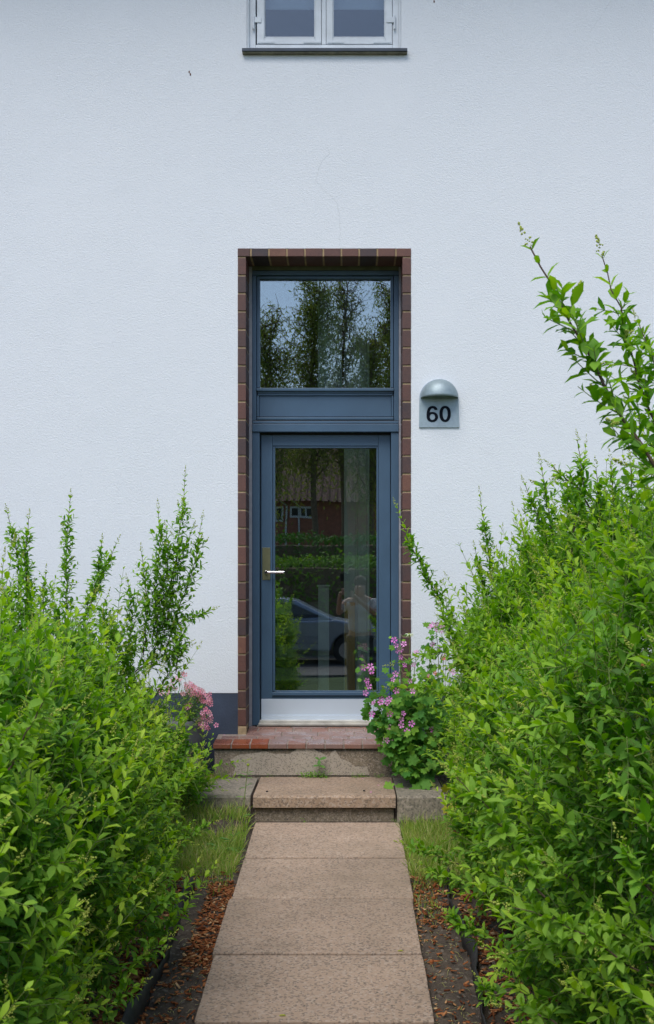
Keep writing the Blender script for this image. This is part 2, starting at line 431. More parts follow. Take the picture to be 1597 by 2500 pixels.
m_block = M_aggregate('grey_kerb_stone', (.26, .225, .175), sc=90)
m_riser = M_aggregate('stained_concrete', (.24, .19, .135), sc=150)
m_patch = M_aggregate('pale_repair_plaster', (.41, .35, .28), sc=170)
m_soil = M_soil()
m_chip = M_leaf('wood_chip', [(0, (.12, .035, .014)), (.4, (.28, .09, .03)), (.8, (.42, .19, .08)), (1, (.60, .40, .22))], .85, 0.0)
m_fabric = M_simple('black_weed_fabric', (.022, .021, .023), .6, var=.3, scale=30, bs=.4, bscale=400)
m_leaf = M_leaf('privet_leaf', [(0, (.036, .125, .007)), (.3, (.108, .285, .010)), (.65, (.27, .475, .012)), (1, (.47, .63, .035))], .48, .40)
m_leafy = M_leaf('young_privet_leaf', [(0, (.15, .32, .018)), (1, (.34, .52, .04))], .45, .42)
m_bud = M_leaf('privet_bud', [(0, (.30, .38, .05)), (1, (.50, .54, .13))], .6, .2)
m_stem = M_simple('twig_bark', (.085, .050, .035), .8, var=.4, scale=60)
m_stemg = M_simple('green_stem', (.15, .21, .045), .6, var=.3, scale=40)
m_mallow = M_leaf('mallow_leaf', [(0, (.060, .19, .035)), (.6, (.12, .29, .04)), (1, (.22, .40, .05))], .55, .35)
m_yleaf = M_leaf('yellow_leaf', [(0, (.35, .36, .03)), (1, (.45, .42, .05))], .5, .4)
m_mpet = M_leaf('mallow_petal', [(0, (.66, .16, .58)), (1, (.86, .36, .76))], .5, .2)
m_ppet = M_leaf('pink_petal', [(0, (.92, .27, .47)), (1, (.96, .54, .70))], .5, .2)
m_spet = M_leaf('salmon_petal', [(0, (.75, .08, .10)), (1, (.8, .2, .2))], .5, .3)
m_wpet = M_leaf('white_petal', [(0, (.75, .75, .72)), (1, (.8, .8, .78))], .5, .3)
m_grass = M_leaf('grass_blade', [(0, (.15, .29, .03)), (.55, (.30, .42, .06)), (.75, (.48, .44, .15)), (1, (.65, .55, .30))], .6, .35)
m_weed = M_leaf('weed_leaf', [(0, (.06, .19, .035)), (1, (.17, .34, .05))], .5, .35)
m_moss = M_leaf('bright_weed', [(0, (.09, .22, .02)), (1, (.20, .36, .04))], .5, .35)
m_pot = M_simple('grey_pot', (.15, .15, .16), .8, var=.15, scale=14, bs=.2, bscale=120)
m_gd = M_glass('door_glass', .18, (.93, .98, .94), 0, .05)
m_gt = M_glass('transom_glass', .21, (.80, .88, .86), 0, .03)
m_gu = M_glass('upper_window_glass', .06, (.8, .85, .88))
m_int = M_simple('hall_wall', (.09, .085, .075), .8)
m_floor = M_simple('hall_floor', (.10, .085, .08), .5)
m_post = M_simple('painted_post', (.66, .70, .64), .7, var=.08)
m_wood = M_simple('varnished_board', (.62, .36, .09), .5, var=.12, scale=6)
m_tread = M_simple('stair_tread', (.05, .04, .03), .6)
m_risr = M_simple('stair_riser', (.32, .33, .30), .7)
m_blind = M_simple('roller_blind', (.55, .58, .60), .8, var=.03)
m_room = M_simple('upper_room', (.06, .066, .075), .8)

# ------------------------------------------------------------------ terrain
def pathz(y): return .0491*(y - CAMY)
def gz(x, y):
    x = np.asarray(x, float); y = np.asarray(y, float)
    b = np.maximum(pathz(y), -.15) - .028
    w = np.clip((y + 1.0)/.35, 0, 1); w = w*w*(3-2*w)
    side = np.clip((np.abs(x+.1) - .75)/.25, 0, 1)
    b = b*(1-w) + (.44*w)
    nz = .010*np.sin(x*23+y*7)*np.sin(y*19-x*5) + .008*np.sin(x*61+2)*np.sin(y*53) + .005*np.sin(x*130+y*40)*np.sin(y*117-x*60)
    near = (np.abs(x) < 3) & (y > -7.5)
    b = b + .075*np.exp(-((y+.93)/.22)**2)*np.clip((-.54-x)/.04, 0, 1)*(y < -.6)
    onpath = np.clip((np.abs(x+.105) - .40)/.05, 0, 1)
    return b + np.where(near, nz, 0)*onpath - .02*(1-onpath)*near
def build_ground():
    xs = np.concatenate([[-400, -120, -50, -25, -12, -6, -4], np.arange(-2.5, -1.3, .1), np.arange(-1.3, 1.3, .018), np.arange(1.3, 2.6, .1), [4, 6, 12, 25, 50, 120, 400]])
    ys = np.concatenate([[-500, -200, -100, -60, -40, -30, -20, -15, -12, -10.5, -9.5, -8.5, -7.5, -7, -6.5], np.arange(-6, -4, .1), np.arange(-4, .0, .018), [0.05, .3, 2, 10, 50, 300]])
    gx, gy = np.meshgrid(xs, ys); zz = gz(gx, gy)
    zz = np.where(gy > .02, .30, zz)
    V = np.stack([gx, gy, zz], -1).reshape(-1, 3); nx, ny = len(xs), len(ys)
    i = (np.arange(ny-1)[:, None]*nx + np.arange(nx-1)[None, :]).ravel()
    Fq = np.stack([i, i+1, i+1+nx, i+nx], 1)
    me = bpy.data.meshes.new('ground'); me.from_pydata(V.tolist(), [], Fq.tolist())
    return tag(link('ground', me, m_soil, None, smooth=True), kind='structure')
build_ground()

# path slabs: one sloping run of five
joints = [6.575, 5.878, 5.246, 4.566, 3.943, 3.30, 2.62, 1.9, 1.2, .4, -.6, -1.8]
xl = [-.527, -.530, -.542, -.532, -.530, -.53]; xr = [.313, .317, .309, .312, .308, .31]
mb = MB()
for i in range(len(joints)-1):
    d0, d1 = joints[i]-.009, joints[i+1]+.009
    a, b = xl[min(i, 5)], xr[min(i, 5)]
    y0, y1 = CAMY+d1, CAMY+d0
    n = 14; skew = .006*((i % 3)-1)
    # ragged long edges
    L_ = [(a+random.uniform(-.001, .001), y0+(y1-y0)*k/n) for k in range(n+1)]
    R_ = [(b+random.uniform(-.001, .001), y0+(y1-y0)*k/n) for k in range(n+1)]
    R_[-1] = (b-.003, y1); L_[-1] = (a+.003, y1)
    out = R_ + L_[::-1]
    dz = random.uniform(-.003, .003); mb.cur = [.04, -.02, -.13, -.10, -.05][i % 5]
    m_ = len(out)
    mb.add([(x, y, pathz(y)+dz) for x, y in out] + [(x, y, pathz(y)-.06) for x, y in out],
           [tuple(range(m_))] + [(k, k+m_, (k+1) % m_+m_, (k+1) % m_) for k in range(m_)])
tag(mb.build('path', m_slab, None, bevel=.004), kind='structure')

# ------------------------------------------------------------------ steps
def rough_slab(mb, x0, x1, y0, y1, z0, z1, nx=26, j=.004):
    """slab with a chipped front arris"""
    top = []; bot = []; mid = []
    for i in range(nx+1):
        x = x0+(x1-x0)*i/nx
        top.append((x, y0+.010+random.uniform(0, j*1.5), z1-random.uniform(0, .001)))
        mid.append((x, y0+random.uniform(0, j), z1-.012-random.uniform(0, j)))
        bot.append((x, y0+random.uniform(0, j), z0))
    back = [(x, y1, z1) for x, _, _ in top]; backb = [(x, y1, z0) for x, _, _ in top]
    v = top+mid+bot+back+backb; n = nx+1; f = []
    for i in range(nx):
        f += [(i, i+n, i+1+n, i+1)[::-1], (i+n, i+2*n, i+1+2*n, i+1+n)[::-1], (i, i+1, i+1+3*n, i+3*n), (i+2*n, i+4*n, i+1+4*n, i+1+2*n)]
    f += [(0, 3*n, 4*n, 2*n, n), (nx, nx+n, nx+2*n, nx+4*n, nx+3*n), tuple(3*n+i for i in range(n)) + tuple(4*n+i for i in range(n))[::-1]]
    mb.add(v, f)
YF = -.295           # landing front
ST = .475            # step top
ys0 = -.915
e = empty('step', (-.11, -.6, .3), 'single brown concrete slab step below the tiled landing, at the head of the path', 'step')
mb = MB(); rough_slab(mb, X(618, ys0), X(966, ys0), ys0, YF-.004, Z(1972, ys0), ST); mb.build('tread_slab', m_step, e)
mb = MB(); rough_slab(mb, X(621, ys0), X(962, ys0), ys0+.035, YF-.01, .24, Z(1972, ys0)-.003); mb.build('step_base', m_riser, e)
mb = MB(); rough_slab(mb, -.875, -.560, ys0+.03, YF-.006, .30, ST-.006, 26, .003)
tag(mb.build('kerb_block', m_block, None), 'weathered grey concrete block left of the brown step slab', 'kerb block', 'grey blocks either side of the step')
mb = MB(); rough_slab(mb, .302, .585, ys0+.02, YF-.006, .27, ST-.006, 26, .003)
tag(mb.build('kerb_block', m_block, None), 'mossy grey concrete block right of the brown step slab, under the mallow', 'kerb block', 'grey blocks either side of the step')

land = empty('landing', (-.15, -.15, .45), 'door landing of red brick tiles on a stained concrete plinth', 'landing')
LX0, LX1 = -.852, .56
mb = MB()
rough_slab(mb, LX0+.012, LX1-.01, YF+.012, -.004, .40, .652, 30, .004)
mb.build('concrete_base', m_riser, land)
# pale repair plaster on the face of the base
out = [(570,1893),(574,1872),(562,1855),(580,1845),(605,1841),(632,1838),(650,1835),(672,1842),(705,1842),(725,1828),(748,1822),(768,1830),(790,1842),(805,1846),(812,1835),(820,1832),(832,1853),(855,1862),(868,1873),(888,1872),(898,1874),(902,1893)]
pts = []
for i in range(len(out)):
    a = out[i]; b = out[(i+1) % len(out)]
    pts.append(a)
    if i < len(out)-1:
        for k in (.33, .66): pts.append((a[0]+(b[0]-a[0])*k+random.uniform(-1.5, 1.5), a[1]+(b[1]-a[1])*k+random.uniform(-1.5, 1.5)))
mb = MB(); mb.prism([(X(x, YF), Z(y, YF)) for x, y in pts][::-1], YF+.006, YF+.014); mb.build('plaster_patch', m_patch, land)
def landz(y): return .713 + (y)*.081
mb = MB(); mbm = MB()
rows = [(YF-.008, YF+.135, .12, -.02, 0), (YF+.142, -.075, .12, .033, 1), (-.068, .055, .24, -.05, 2), (.062, .175, .12, .02, 3), (.182, .232, .24, .0, 4)]
for (ya, yb, pitch, off, ri) in rows:
    x = LX0 + (0 if ri == 0 else off)
    xa0, xb0 = (LX0, LX1) if ri < 2 or True else (-.66, .376)
    if ri >= 2: xa0, xb0 = (-.662 if yb > 0 else LX0), (.377 if yb > 0 else LX1)
    while x < xb0:
        a = max(x+.0045, xa0); b = min(x+pitch-.0045, xb0)
        if b-a > .02:
            mb.cur = min(1, max(0, random.uniform(.45, 1.0) if (x > -.5 or ri > 0) else random.uniform(0, .18)))
            z0 = .655; j = random.uniform(-.0015, .0015)
            vs = [(a,ya,z0),(b,ya,z0),(b,yb,z0),(a,yb,z0),(a,ya,landz(ya)-.002+j),(b,ya,landz(ya)-.002+j),(b,yb,landz(yb)-.002+j),(a,yb,landz(yb)-.002+j)]
            mb.add(vs, [(0,3,2,1),(4,5,6,7),(0,1,5,4),(1,2,6,5),(2,3,7,6),(3,0,4,7)])
        x += pitch
mb.build('tile', m_tile, land, bevel=.004)
vs = [(LX0+.006, YF-.001, .655), (LX1-.006, YF-.001, .655), (LX1-.006, -.001, .655), (LX0+.006, -.001, .655)]
vt = [(x, y, landz(y)-.007) for x, y, z in vs]
mbm.add(vs+vt, [(0,3,2,1),(4,5,6,7),(0,1,5,4),(1,2,6,5),(2,3,7,6),(3,0,4,7)])
vs = [(-.661, 0.0, .655), (.376, 0.0, .655), (.376, .236, .655), (-.661, .236, .655)]
vt = [(x, y, landz(y)-.007) for x, y, z in vs]
mbm.add(vs+vt, [(0,3,2,1),(4,5,6,7),(0,1,5,4),(1,2,6,5),(2,3,7,6),(3,0,4,7)])
mbm.build('mortar_bed', m_mortar2, land)

# ------------------------------------------------------------------ house
house = empty('house', (-.14, .2, .4), 'white rendered house with dark brick surround round the blue-grey front door', 'house')
WX0, WX1 = -9, 9
DX0, DX1 = X(580.7), X(1003.6); DT = Z(606.5); OX0, OX1, OT = -.663, .378, Z(626.8)
UX0, UX1, UB, UT = X(602.5), X(979.5), Z(117.3), 6.55
PL = Z(1692)
mb = MB()
T_ = .34
mb.box(WX0, DX0, .0, T_, PL, 7.0); mb.box(DX1, WX1, .0, T_, PL, 7.0)
mb.box(DX0, DX1, .0, T_, DT, UB); mb.box(DX0, DX1, .0, T_, UT, 7.0)
mb.box(DX0, UX0, .0, T_, UB, UT); mb.box(UX1, DX1, .0, T_, UB, UT)
wall = mb.build('wall', m_wall, house)
mb = MB(); mb.box(WX0, DX0, .003, T_, .2, PL); mb.box(DX1, WX1, .003, T_, .2, PL); mb.build('plinth', m_plinth, house)
mb = MB(); mb.box(WX0-.3, WX1+.3, -.80, .6, 7.0, 7.12); mb.box(WX0-.3, WX1+.3, -.93, -.80, 6.93, 7.05)
mb.add([(WX0-.3, -.95, 7.13), (WX1+.3, -.95, 7.13), (WX1+.3, 5, 11.0), (WX0-.3, 5, 11.0)], [(0, 1, 2, 3)])
mb.build('roof', m_sillstone, house)  # unseen eave, lowered and deepened so it darkens the top of the wall
# hairline cracks in the render
def crack(pts, w=.0016):
    mb = MB(); Pn = []
    for i in range(len(pts)-1):
        a, b = pts[i], pts[i+1]; n = 7
        for k in range(n): Pn.append((a[0]+(b[0]-a[0])*k/n+random.uniform(-2, 2), a[1]+(b[1]-a[1])*k/n+random.uniform(-1, 1)))
    Pn.append(pts[-1]); q = [(X(x), -.0006, Z(y)) for x, y in Pn]
    ww = [w*random.uniform(.3, 1) for _ in q]
    v = [(x-h, y, z) for (x, y, z), h in zip(q, ww)] + [(x+h, y, z) for (x, y, z), h in zip(q, ww)]; n = len(q)
    mb.add(v, [(i, i+1, i+1+n, i+n) for i in range(n-1)])
    return mb.build('crack', M_crack, wall)
M_crack = M_simple('crack_grey', (.58, .60, .62), .9)
crack([(793, 352), (806, 372), (782, 400), (772, 440), (795, 468), (823, 495), (828, 520), (831, 560), (828, 600)], .0015)
crack([(1490, 2), (1462, 48), (1440, 78)], .0013)
crack([(556, 300), (600, 262)], .0011); crack([(1170, 1092), (1200, 1112), (1225, 1130)], .0010)
for (x, y) in ((465, 182), (462, 176), (1060, 4)):
    mb = MB(); mb.box(X(x)-.004, X(x)+.004, -.003, .0, Z(y)-.007, Z(y)+.008); mb.build('rust_spot', m_chip, wall, bevel=.002)

# brick surround: standing headers on both sides, soldier course above, full brick deep
mb = MB()
pitch = .12
BD = .236
z = Z(1776); zbot = .713
nb = int(round((OT - zbot)/pitch)); pz = (OT-zbot-.05)/nb
for side in (0, 1):
    for i in range(nb):
        z0 = zbot+.05+i*pz; z1 = z0+pz-.011
        if i == nb-1: z1 = OT-.009
        mb.cur = random.choice([.14, .22, .3, .35, .4, .45, .5, .55, .62]) if random.random() < .93 else .85
        pr = random.uniform(-.0015, .0015)
        if side == 0: mb.box(DX0+random.uniform(0, .002), OX0, -.006+pr, BD, z0, z1)
        else: mb.box(OX1, DX1-random.uniform(0, .002), -.006+pr, BD, z0, z1)
nt_ = 10
ed = [580.7, 612.5, 656.5, 700.5, 744.5, 789.5, 833.5, 877, 921.5, 966.5, 1003.6]
for i in range(10):
    a, b = X(ed[i]), X(ed[i+1])
    mb.cur = [.35, .02, .85, .6, .55, .5, .6, .1, .65, .7][i]
    mb.box(a+(.006 if i else 0), b-(.006 if i < 9 else 0), -.007+random.uniform(-.0015, .0015), BD, OT+random.uniform(0, .001), DT-random.uniform(0, .004))
brick = mb.build('brick_surround', m_brick, house, bevel=.003)
mb = MB()
mb.box(DX0+.001, OX0-.003, 0.0, BD-.002, zbot-.01, OT); mb.box(OX1+.003, DX1-.001, .0, BD-.002, zbot-.01, OT)
mb.box(DX0+.002, DX1-.002, .001, BD-.003, OT+.0035, DT-.004)
mb.build('mortar', m_mortar, brick)
mb = MB(); mb.box(OX0-.05, OX0+.003, -.004, .05, zbot-.03, zbot+.045); mb.build('mortar_foot', m_mortar, brick, bevel=.006)

# reveal behind the bricks: grey strips and greenish soffit strip
YFR = .242
mb = MB()
mb.box(-.72, X(615.5, YFR), BD+.002, .34, .70, OT); mb.box(X(974, YFR), .44, BD+.002, .34, .70, OT)
mb.build('sealant_strip', m_strip, house)
mb = MB(); mb.box(X(615.5, YFR)+.001, X(974, YFR)-.001, BD+.004, .34, Z(660, YFR), OT+.02); mb.build('soffit_strip', m_green, house)

# door frame
fr = MB(); Y1 = .36
fr.pbox(615.8, 634, 1055, 1771, YFR, Y1); fr.pbox(955, 973.8, 1055, 1771, YFR, Y1)        # door posts
fr.pbox(615.8, 626, 672.5, 1026.5, YFR, Y1); fr.pbox(962, 973.8, 672.5, 1026.5, YFR, Y1)   # transom posts
fr.pbox(615.8, 973.8, 660.5, 671.5, YFR-.002, Y1)                                          # head
fr.pbox(615.8, 973.8, 1034.5, 1054, YFR-.012, Y1)                                          # door head beam
fr.pbox(615.8, 973.8, 1027.2, 1033.8, YFR-.004, Y1)
frame = fr.build('door_frame', m_frame, house, bevel=.0025)
# transom sash beads, ledges, panel
tb = MB()
tb.pbox(627.5, 634, 674.5, 946, YFR+.014, Y1-.01); tb.pbox(954, 960.5, 674.5, 946, YFR+.014, Y1-.01)
tb.pbox(634.3, 953.7, 674.5, 680.5, YFR+.014, Y1-.01)
tb.pbox(626.5, 961.5, 947, 954, YFR-.014, Y1-.01); tb.pbox(628.5, 959.5, 954.6, 959.5, YFR+.004, Y1-.01); tb.pbox(629, 959, 960, 965.5, YFR+.010, Y1-.01)
tb.build('glazing_bead', m_frame, frame, bevel=.002)
tb = MB(); tb.pbox(633.5, 955.5, 966.5, 1017, YFR+.022, Y1-.02); tb.pbox(627.2, 632.8, 966, 1017, YFR+.008, Y1-.01); tb.pbox(956.2, 960.8, 966, 1017, YFR+.008, Y1-.01)
tb.pbox(627.2, 961, 1018, 1024.5, YFR-.008, Y1-.012)
tb.build('transom_panel', m_frame, frame, bevel=.002)
tb = MB(); tb.pbox(628, 960, 676, 948, YFR+.045, YFR+.053); tb.build('transom_glass', m_gt, frame)
tb = MB(); tb.pbox(634.5, 954.5, 1054.5, 1062, YFR+.05, Y1+.01); tb.pbox(634.3, 637.4, 1062, 1759, YFR+.07, Y1+.01); tb.pbox(952.8, 954.8, 1062, 1759, YFR+.07, Y1+.01)
tb.build('recess_shade', m_black, frame)  # black strips standing in for the shade in the recess round the leaf
tb = MB(); tb.pbox(633.5, 955, 1760, 1765.5, YFR-.03, Y1); tb.pbox(631, 957, 1766, 1771.5, YFR-.045, Y1); tb.pbox(628, 958, 1772, 1777, YFR-.03, Y1)
tb.build('threshold', m_alu2, frame, bevel=.0015)
# door leaf
YD = .296
dl = MB()
dl.pbox(637.8, 665.5, 1061.5, 1757.5, YD, YD+.06); dl.pbox(924.3, 952.8, 1061.5, 1757.5, YD, YD+.06)
dl.pbox(666, 923.8, 1061.5, 1088.2, YD+.0007, YD+.06); dl.pbox(666, 923.8, 1698.5, 1757.5, YD+.0007, YD+.06)
door = dl.build('front_door', m_frame, house, bevel=.0015)
tb = MB(); tb.pbox(666.6, 671.5, 1089.5, 1688, YD+.006, YD+.05); tb.pbox(919.5, 923.4, 1089.5, 1688, YD+.006, YD+.05); tb.pbox(671.8, 919.2, 1089.5, 1093.6, YD+.006, YD+.05)
tb.pbox(671.8, 919.2, 1686.5, 1690, YD+.008, YD+.05); tb.pbox(664, 927, 1690.3, 1698, YD-.016, YD+.05)
tb.build('glazing_bead', m_frame, door, bevel=.0018)
tb = MB(); tb.pbox(669, 922, 1091, 1689, YD+.022, YD+.030); tb.build('glass_pane', m_gd, door)
tb = MB(); tb.pbox(638, 952.6, 1706.5, 1745, YD-.003, YD-.0003); tb.pbox(638, 952.6, 1745.3, 1747, YD-.007, YD-.0003); tb.pbox(638, 952.6, 1747.5, 1754, YD-.012, YD-.0003); tb.pbox(638, 952.6, 1754.5, 1758.3, YD-.016, YD-.0003)
tb.build('kick_plate', m_alu, door, bevel=.0008)
tb = MB(); tb.pbox(640.3, 660.2, 1336.8, 1416, YD-.004, YD-.0004)
hp = tb.build('handle_plate', m_brass, door, bevel=.0018)
tb = MB()
for sx, sy in ((643, 1340), (657, 1340), (643, 1413), (658.5, 1413)):
    c = P(sx, sy, YD-.004); tb = MB(); tb.tube([(c[0], c[1]-.001, c[2]), (c[0], c[1]+.003, c[2])], .0022, 8); tb.build('screw', m_steel, hp)
tb = MB(); tb.pbox(641.8, 659, 1336.4, 1337.4, YD-.0045, YD-.002); tb.build('plate_edge', m_steel, hp)
tb = MB()
c = P(650, 1397.5, YD); e_ = P(694, 1397.5, YD)
tb.tube([(c[0], c[1], c[2]), (c[0], c[1]-.030, c[2]), (c[0]+.004, c[1]-.042, c[2]+.0005), (c[0]+.014, c[1]-.048, c[2]+.001), (e_[0], c[1]-.048, c[2]+.001)], [.010, .0095, .009, .0085, .0080], 16)
tb.tube([(c[0], c[1]+.001, c[2]), (c[0], c[1]-.008, c[2])], .0125, 20)
tb.build('door_handle', m_steel, door, smooth=False, bevel=.001)

# upper window
YU = .03
w = MB()
w.pbox(603, 607.5, -300, 117, YU-.022, YU+.1); w.pbox(974.5, 979, -300, 117, YU-.022, YU+.1)
w.pbox(608, 624, -300, 117, YU, YU+.1); w.pbox(958.5, 974, -300, 117, YU, YU+.1)
w.pbox(785.5, 796, -300, 108.5, YU, YU+.1); w.pbox(624.3, 958.2, 109.3, 117, YU-.004, YU+.1)
w.pbox(603, 979, -315, -300, YU, YU+.1)
win = w.build('upper_window', m_white, house, bevel=.002)
def sash(x0, x1, gx0, gx1, hx, sgn):
    w = MB(); y = YU-.006
    w.pbox(x0, gx0, -290, 107.5, y, YU+.05); w.pbox(gx1, x1, -290, 107.5, y, YU+.05)
    w.pbox(gx0+.2, gx1-.2, 92, 107.5, y+.0006, YU+.05); w.pbox(gx0+.2, gx1-.2, -290, -275, y+.0006, YU+.05)
    # putty bevel round the pane
    w.pbox(gx0, gx0+2.4, -275, 92, y+.008, YU+.05); w.pbox(gx1-2.4, gx1, -275, 92, y+.008, YU+.05); w.pbox(gx0+2.6, gx1-2.6, 89.3, 92, y+.008, YU+.05)
    s_ = w.build('sash', m_white, win, bevel=.0025)
    g = MB(); g.pbox(gx0, gx1, -275, 93, YU+.018, YU+.024); g.build('pane', m_gu, win)
    return s_
s1 = sash(627.5, 784.5, 645, 769.5, 0, 1); s2 = sash(797, 957.5, 812.5, 940.5, 0, 1)
for (a, b, pin, sg) in ((616, 638, 619, 1), (944, 966, 963.5, -1)):
    w = MB(); w.pbox(min(a, b)+ (4 if sg > 0 else 0), max(a, b)-(0 if sg > 0 else 4), 41, 54.5, YU-.012, YU-.003)
    c = P(pin, 38, YU-.014); c2 = P(pin, 68, YU-.014); w.tube([c2, c], .0062, 10); w.tube([P(pin, 71, YU-.014), P(pin, 68, YU-.014)], .008, 10)
    w.build('hinge', m_white, win, bevel=.001)
w = MB()
for a, b in ((629, 670), (741, 783), (799, 840), (912, 954)):
    w = MB(); w.pbox(a, b, 99, 104.5, YU-.010, YU-.004); w.build('corner_plate', m_white, win, bevel=.001)
w = MB(); w.pbox(590.7, 994.8, 116.9, 124.3, -.038, .05); sill = w.build('window_sill', m_sillmetal, win, bevel=.0015)
w = MB(); w.pbox(592, 994, 124.4, 129.3, -.030, .05); w.build('sill_stone', m_sillstone, sill, bevel=.003)
w = MB(); w.box(UX0+.04, UX1-.04, .16, .163, Z(23.5, .16), 6.5); w.build('roller_blind', m_blind, win)
w = MB(); w.box(UX0-.01, UX1+.01, .125, .135, UT-.02, UT+.05)
# rooms (dark boxes) behind the openings
def room(x0, x1, y0, y1, z0, z1, m, name, thick=.1, floor=None):
    w = MB(); t = thick
    w.box(x0-t, x0, y0, y1+t, z0-t, z1+t); w.box(x0, x1, y1, y1+t, z0-t, z1+t)
    # unseen opening added in each room's right wall to brighten the things inside
    w.box(x1, x1+t, y0, y0+.06, z0-t, z1+t); w.box(x1, x1+t, y0+1.4, y1+t, z0-t, z1+t); w.box(x1, x1+t, y0+.06, y0+1.4, z0-t, z0+.2); w.box(x1, x1+t, y0+.06, y0+1.4, z1-.2, z1+t)
    w.box(x0, x1, y0, y1, z1, z1+t)
    o = w.build(name, m, house)
    w = MB(); w.box(x0, x1, y0, y1, z0-t, z0); w.build(name.split('_')[0]+'_floor', floor or m, house)
    return o
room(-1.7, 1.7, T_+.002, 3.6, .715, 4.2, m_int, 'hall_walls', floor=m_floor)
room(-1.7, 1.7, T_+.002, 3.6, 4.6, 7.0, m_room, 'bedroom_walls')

# things in the hall, seen through the glass
w = MB(); w.box(X(840, 1.3), X(867, 1.3), 1.3, 1.42, .715, 4.19); w.box(X(867.5, 1.3), X(873, 1.3), 1.315, 1.42, .715, 4.19); w.box(X(873.5, 1.3), X(895, 1.3), 1.305, 1.42, .715, 4.19)
w.box(X(896, 1.3), X(902, 1.3), 1.32, 1.42, .715, 4.19)
w.build('door_casing', m_post, house, bevel=.003)
w = MB(); w.box(X(841, 1.24), X(867, 1.24), 1.24, 1.28, .716, Z(1471, 1.24))
tag(w.build('wooden_board', m_wood, None, bevel=.003), 'tall yellow-brown wooden board standing inside behind the door glass', 'board')
w = MB(); w.box(X(777, 1.5), X(803, 1.5), 1.5, 1.58, .716, Z(1433, 1.5)); w.box(X(774, 1.5), X(806, 1.5), 1.485, 1.595, Z(1433, 1.5), Z(1428, 1.5))
tag(w.build('newel_post', m_post, None, bevel=.003), 'pale painted post inside the hall, beside the stairs, behind the door glass', 'post')
w = MB(); w.box(X(776, 1.1), X(835, 1.1), 1.1, 1.15, 3.1, 4.19)
tag(w.build('curtain', m_post, None, bevel=.004), 'pale hanging panel inside the hall behind the transom glass', 'curtain')
st = empty('staircase', (-.9, 1.8, .715), 'staircase with dark treads and pale risers seen through the door glass', 'staircase')
for i in range(5):
    zt = .715 + .175*(i+1); ya = 1.65+.24*i
    w = MB(); w.box(-1.69, X(775, 1.5)-.01, ya, ya+.25, zt-.175, zt-.062); w.build('riser', m_risr, st)
    w = MB(); w.box(-1.69, X(775, 1.5)-.005, ya-.03, ya+.26, zt-.06, zt); w.build('tread', m_tread, st, bevel=.004)

# ------------------------------------------------------------------ number lamp
lamp = empty('house_number_lamp', (X(1072), -.005, Z(1044)), 'zinc wall lamp with domed hood over the black house number 60, right of the door', 'lamp')
YL = -.010
cx = X(1071.5); zc = Z(974); rr = (X(1119.5)-X(1024))/2
out = [(X(1023), Z(1044.2)), (X(1121.3), Z(1044.2))] + [(cx+rr*math.cos(t*math.pi/24), zc+rr*math.sin(t*math.pi/24)) for t in range(25)]
mb = MB(); mb.prism(out, YL, .0); mb.build('back_plate', m_plate, lamp, bevel=.0015)
mb = MB(); rh = rr*.965; cxh = cx+.003; n1, n2 = 28, 12; vs = []; fs = []
for sh in (1.0, .965):
    for j in range(n2+1):
        ph = j/n2*math.pi/2
        for i in range(n1+1):
            t = i/n1*math.pi
            vs.append((cxh+rh*sh*math.cos(t)*1.0 if False else cxh+rh*sh*math.cos(t), YL-.001-.105*sh*math.sin(t)*math.cos(ph), zc+.004+rh*sh*math.sin(t)*math.sin(ph)))
m1 = (n1+1)*(n2+1)
for b in (0, m1):
    for j in range(n2):
        for i in range(n1):
            a = b+j*(n1+1)+i; q = (a, a+1, a+n1+2, a+n1+1); fs.append(q if b else q[::-1])
for i in range(n1): fs.append((i, i+1, m1+i+1, m1+i))
mb.add(vs, fs); mb.build('hood', m_zinc, lamp, smooth=True)
def ell(cx, cz, a, b, n=40, p=2.0):
    o = []
    for i in range(n):
        t = 2*math.pi*i/n; c, s_ = math.cos(t), math.sin(t)
        o.append((cx+a*abs(c)**(2/p)*(1 if c > 0 else -1), cz+b*abs(s_)**(2/p)*(1 if s_ > 0 else -1)))
    return o
def zp(x, y): return (X(1000+x/10.25, YL), Z(900+y/10.25, YL))
c0 = zp(890, 1133); u = (X(1010, YL)-X(1000, YL))/102.5*10.25/10.25
px_ = 1/(10.25*S(YL))
mb = MB(); mb.ring(ell(c0[0], c0[1], 143*px_, 201*px_, 48, 2.25), ell(c0[0]+1*px_, c0[1], 63*px_, 143*px_, 48, 2.1), YL-.0022, YL-.0004); mb.build('digit', m_digit, lamp)
mb = MB(); c6 = zp(570, 1210)
mb.ring(ell(c6[0], c6[1], 142*px_, 127*px_, 48, 2.1), ell(c6[0]+2*px_, c6[1]+1*px_, 66*px_, 73*px_, 48, 2.1), YL-.0022, YL-.0004)
arc_o = [(700,1035),(693,1000),(678,975),(655,954),(622,938),(580,932),(535,938),(495,958),(462,992),(441,1040),(430,1095),(426,1150),(428,1215)]
arc_i = [(624,1035),(618,1015),(606,1002),(590,995),(572,993),(551,999),(533,1015),(518,1042),(508,1075),(502,1110),(499,1140),(500,1165),(504,1185)]
q = [zp(*a) for a in arc_o]; r_ = [zp(*a) for a in arc_i]; n = len(q)
mb.add([(x, YL-.0023, z) for x, z in q+r_] + [(x, YL-.0004, z) for x, z in q+r_],
       [(i, i+n, i+1+n, i+1) for i in range(n-1)] + [(i, i+1, i+1+2*n, i+2*n) for i in range(n-1)] + [(i+n, i+3*n, i+1+3*n, i+1+n) for i in range(n-1)] + [(0, 2*n, 3*n, n)])
mb.build('digit', m_digit, lamp)

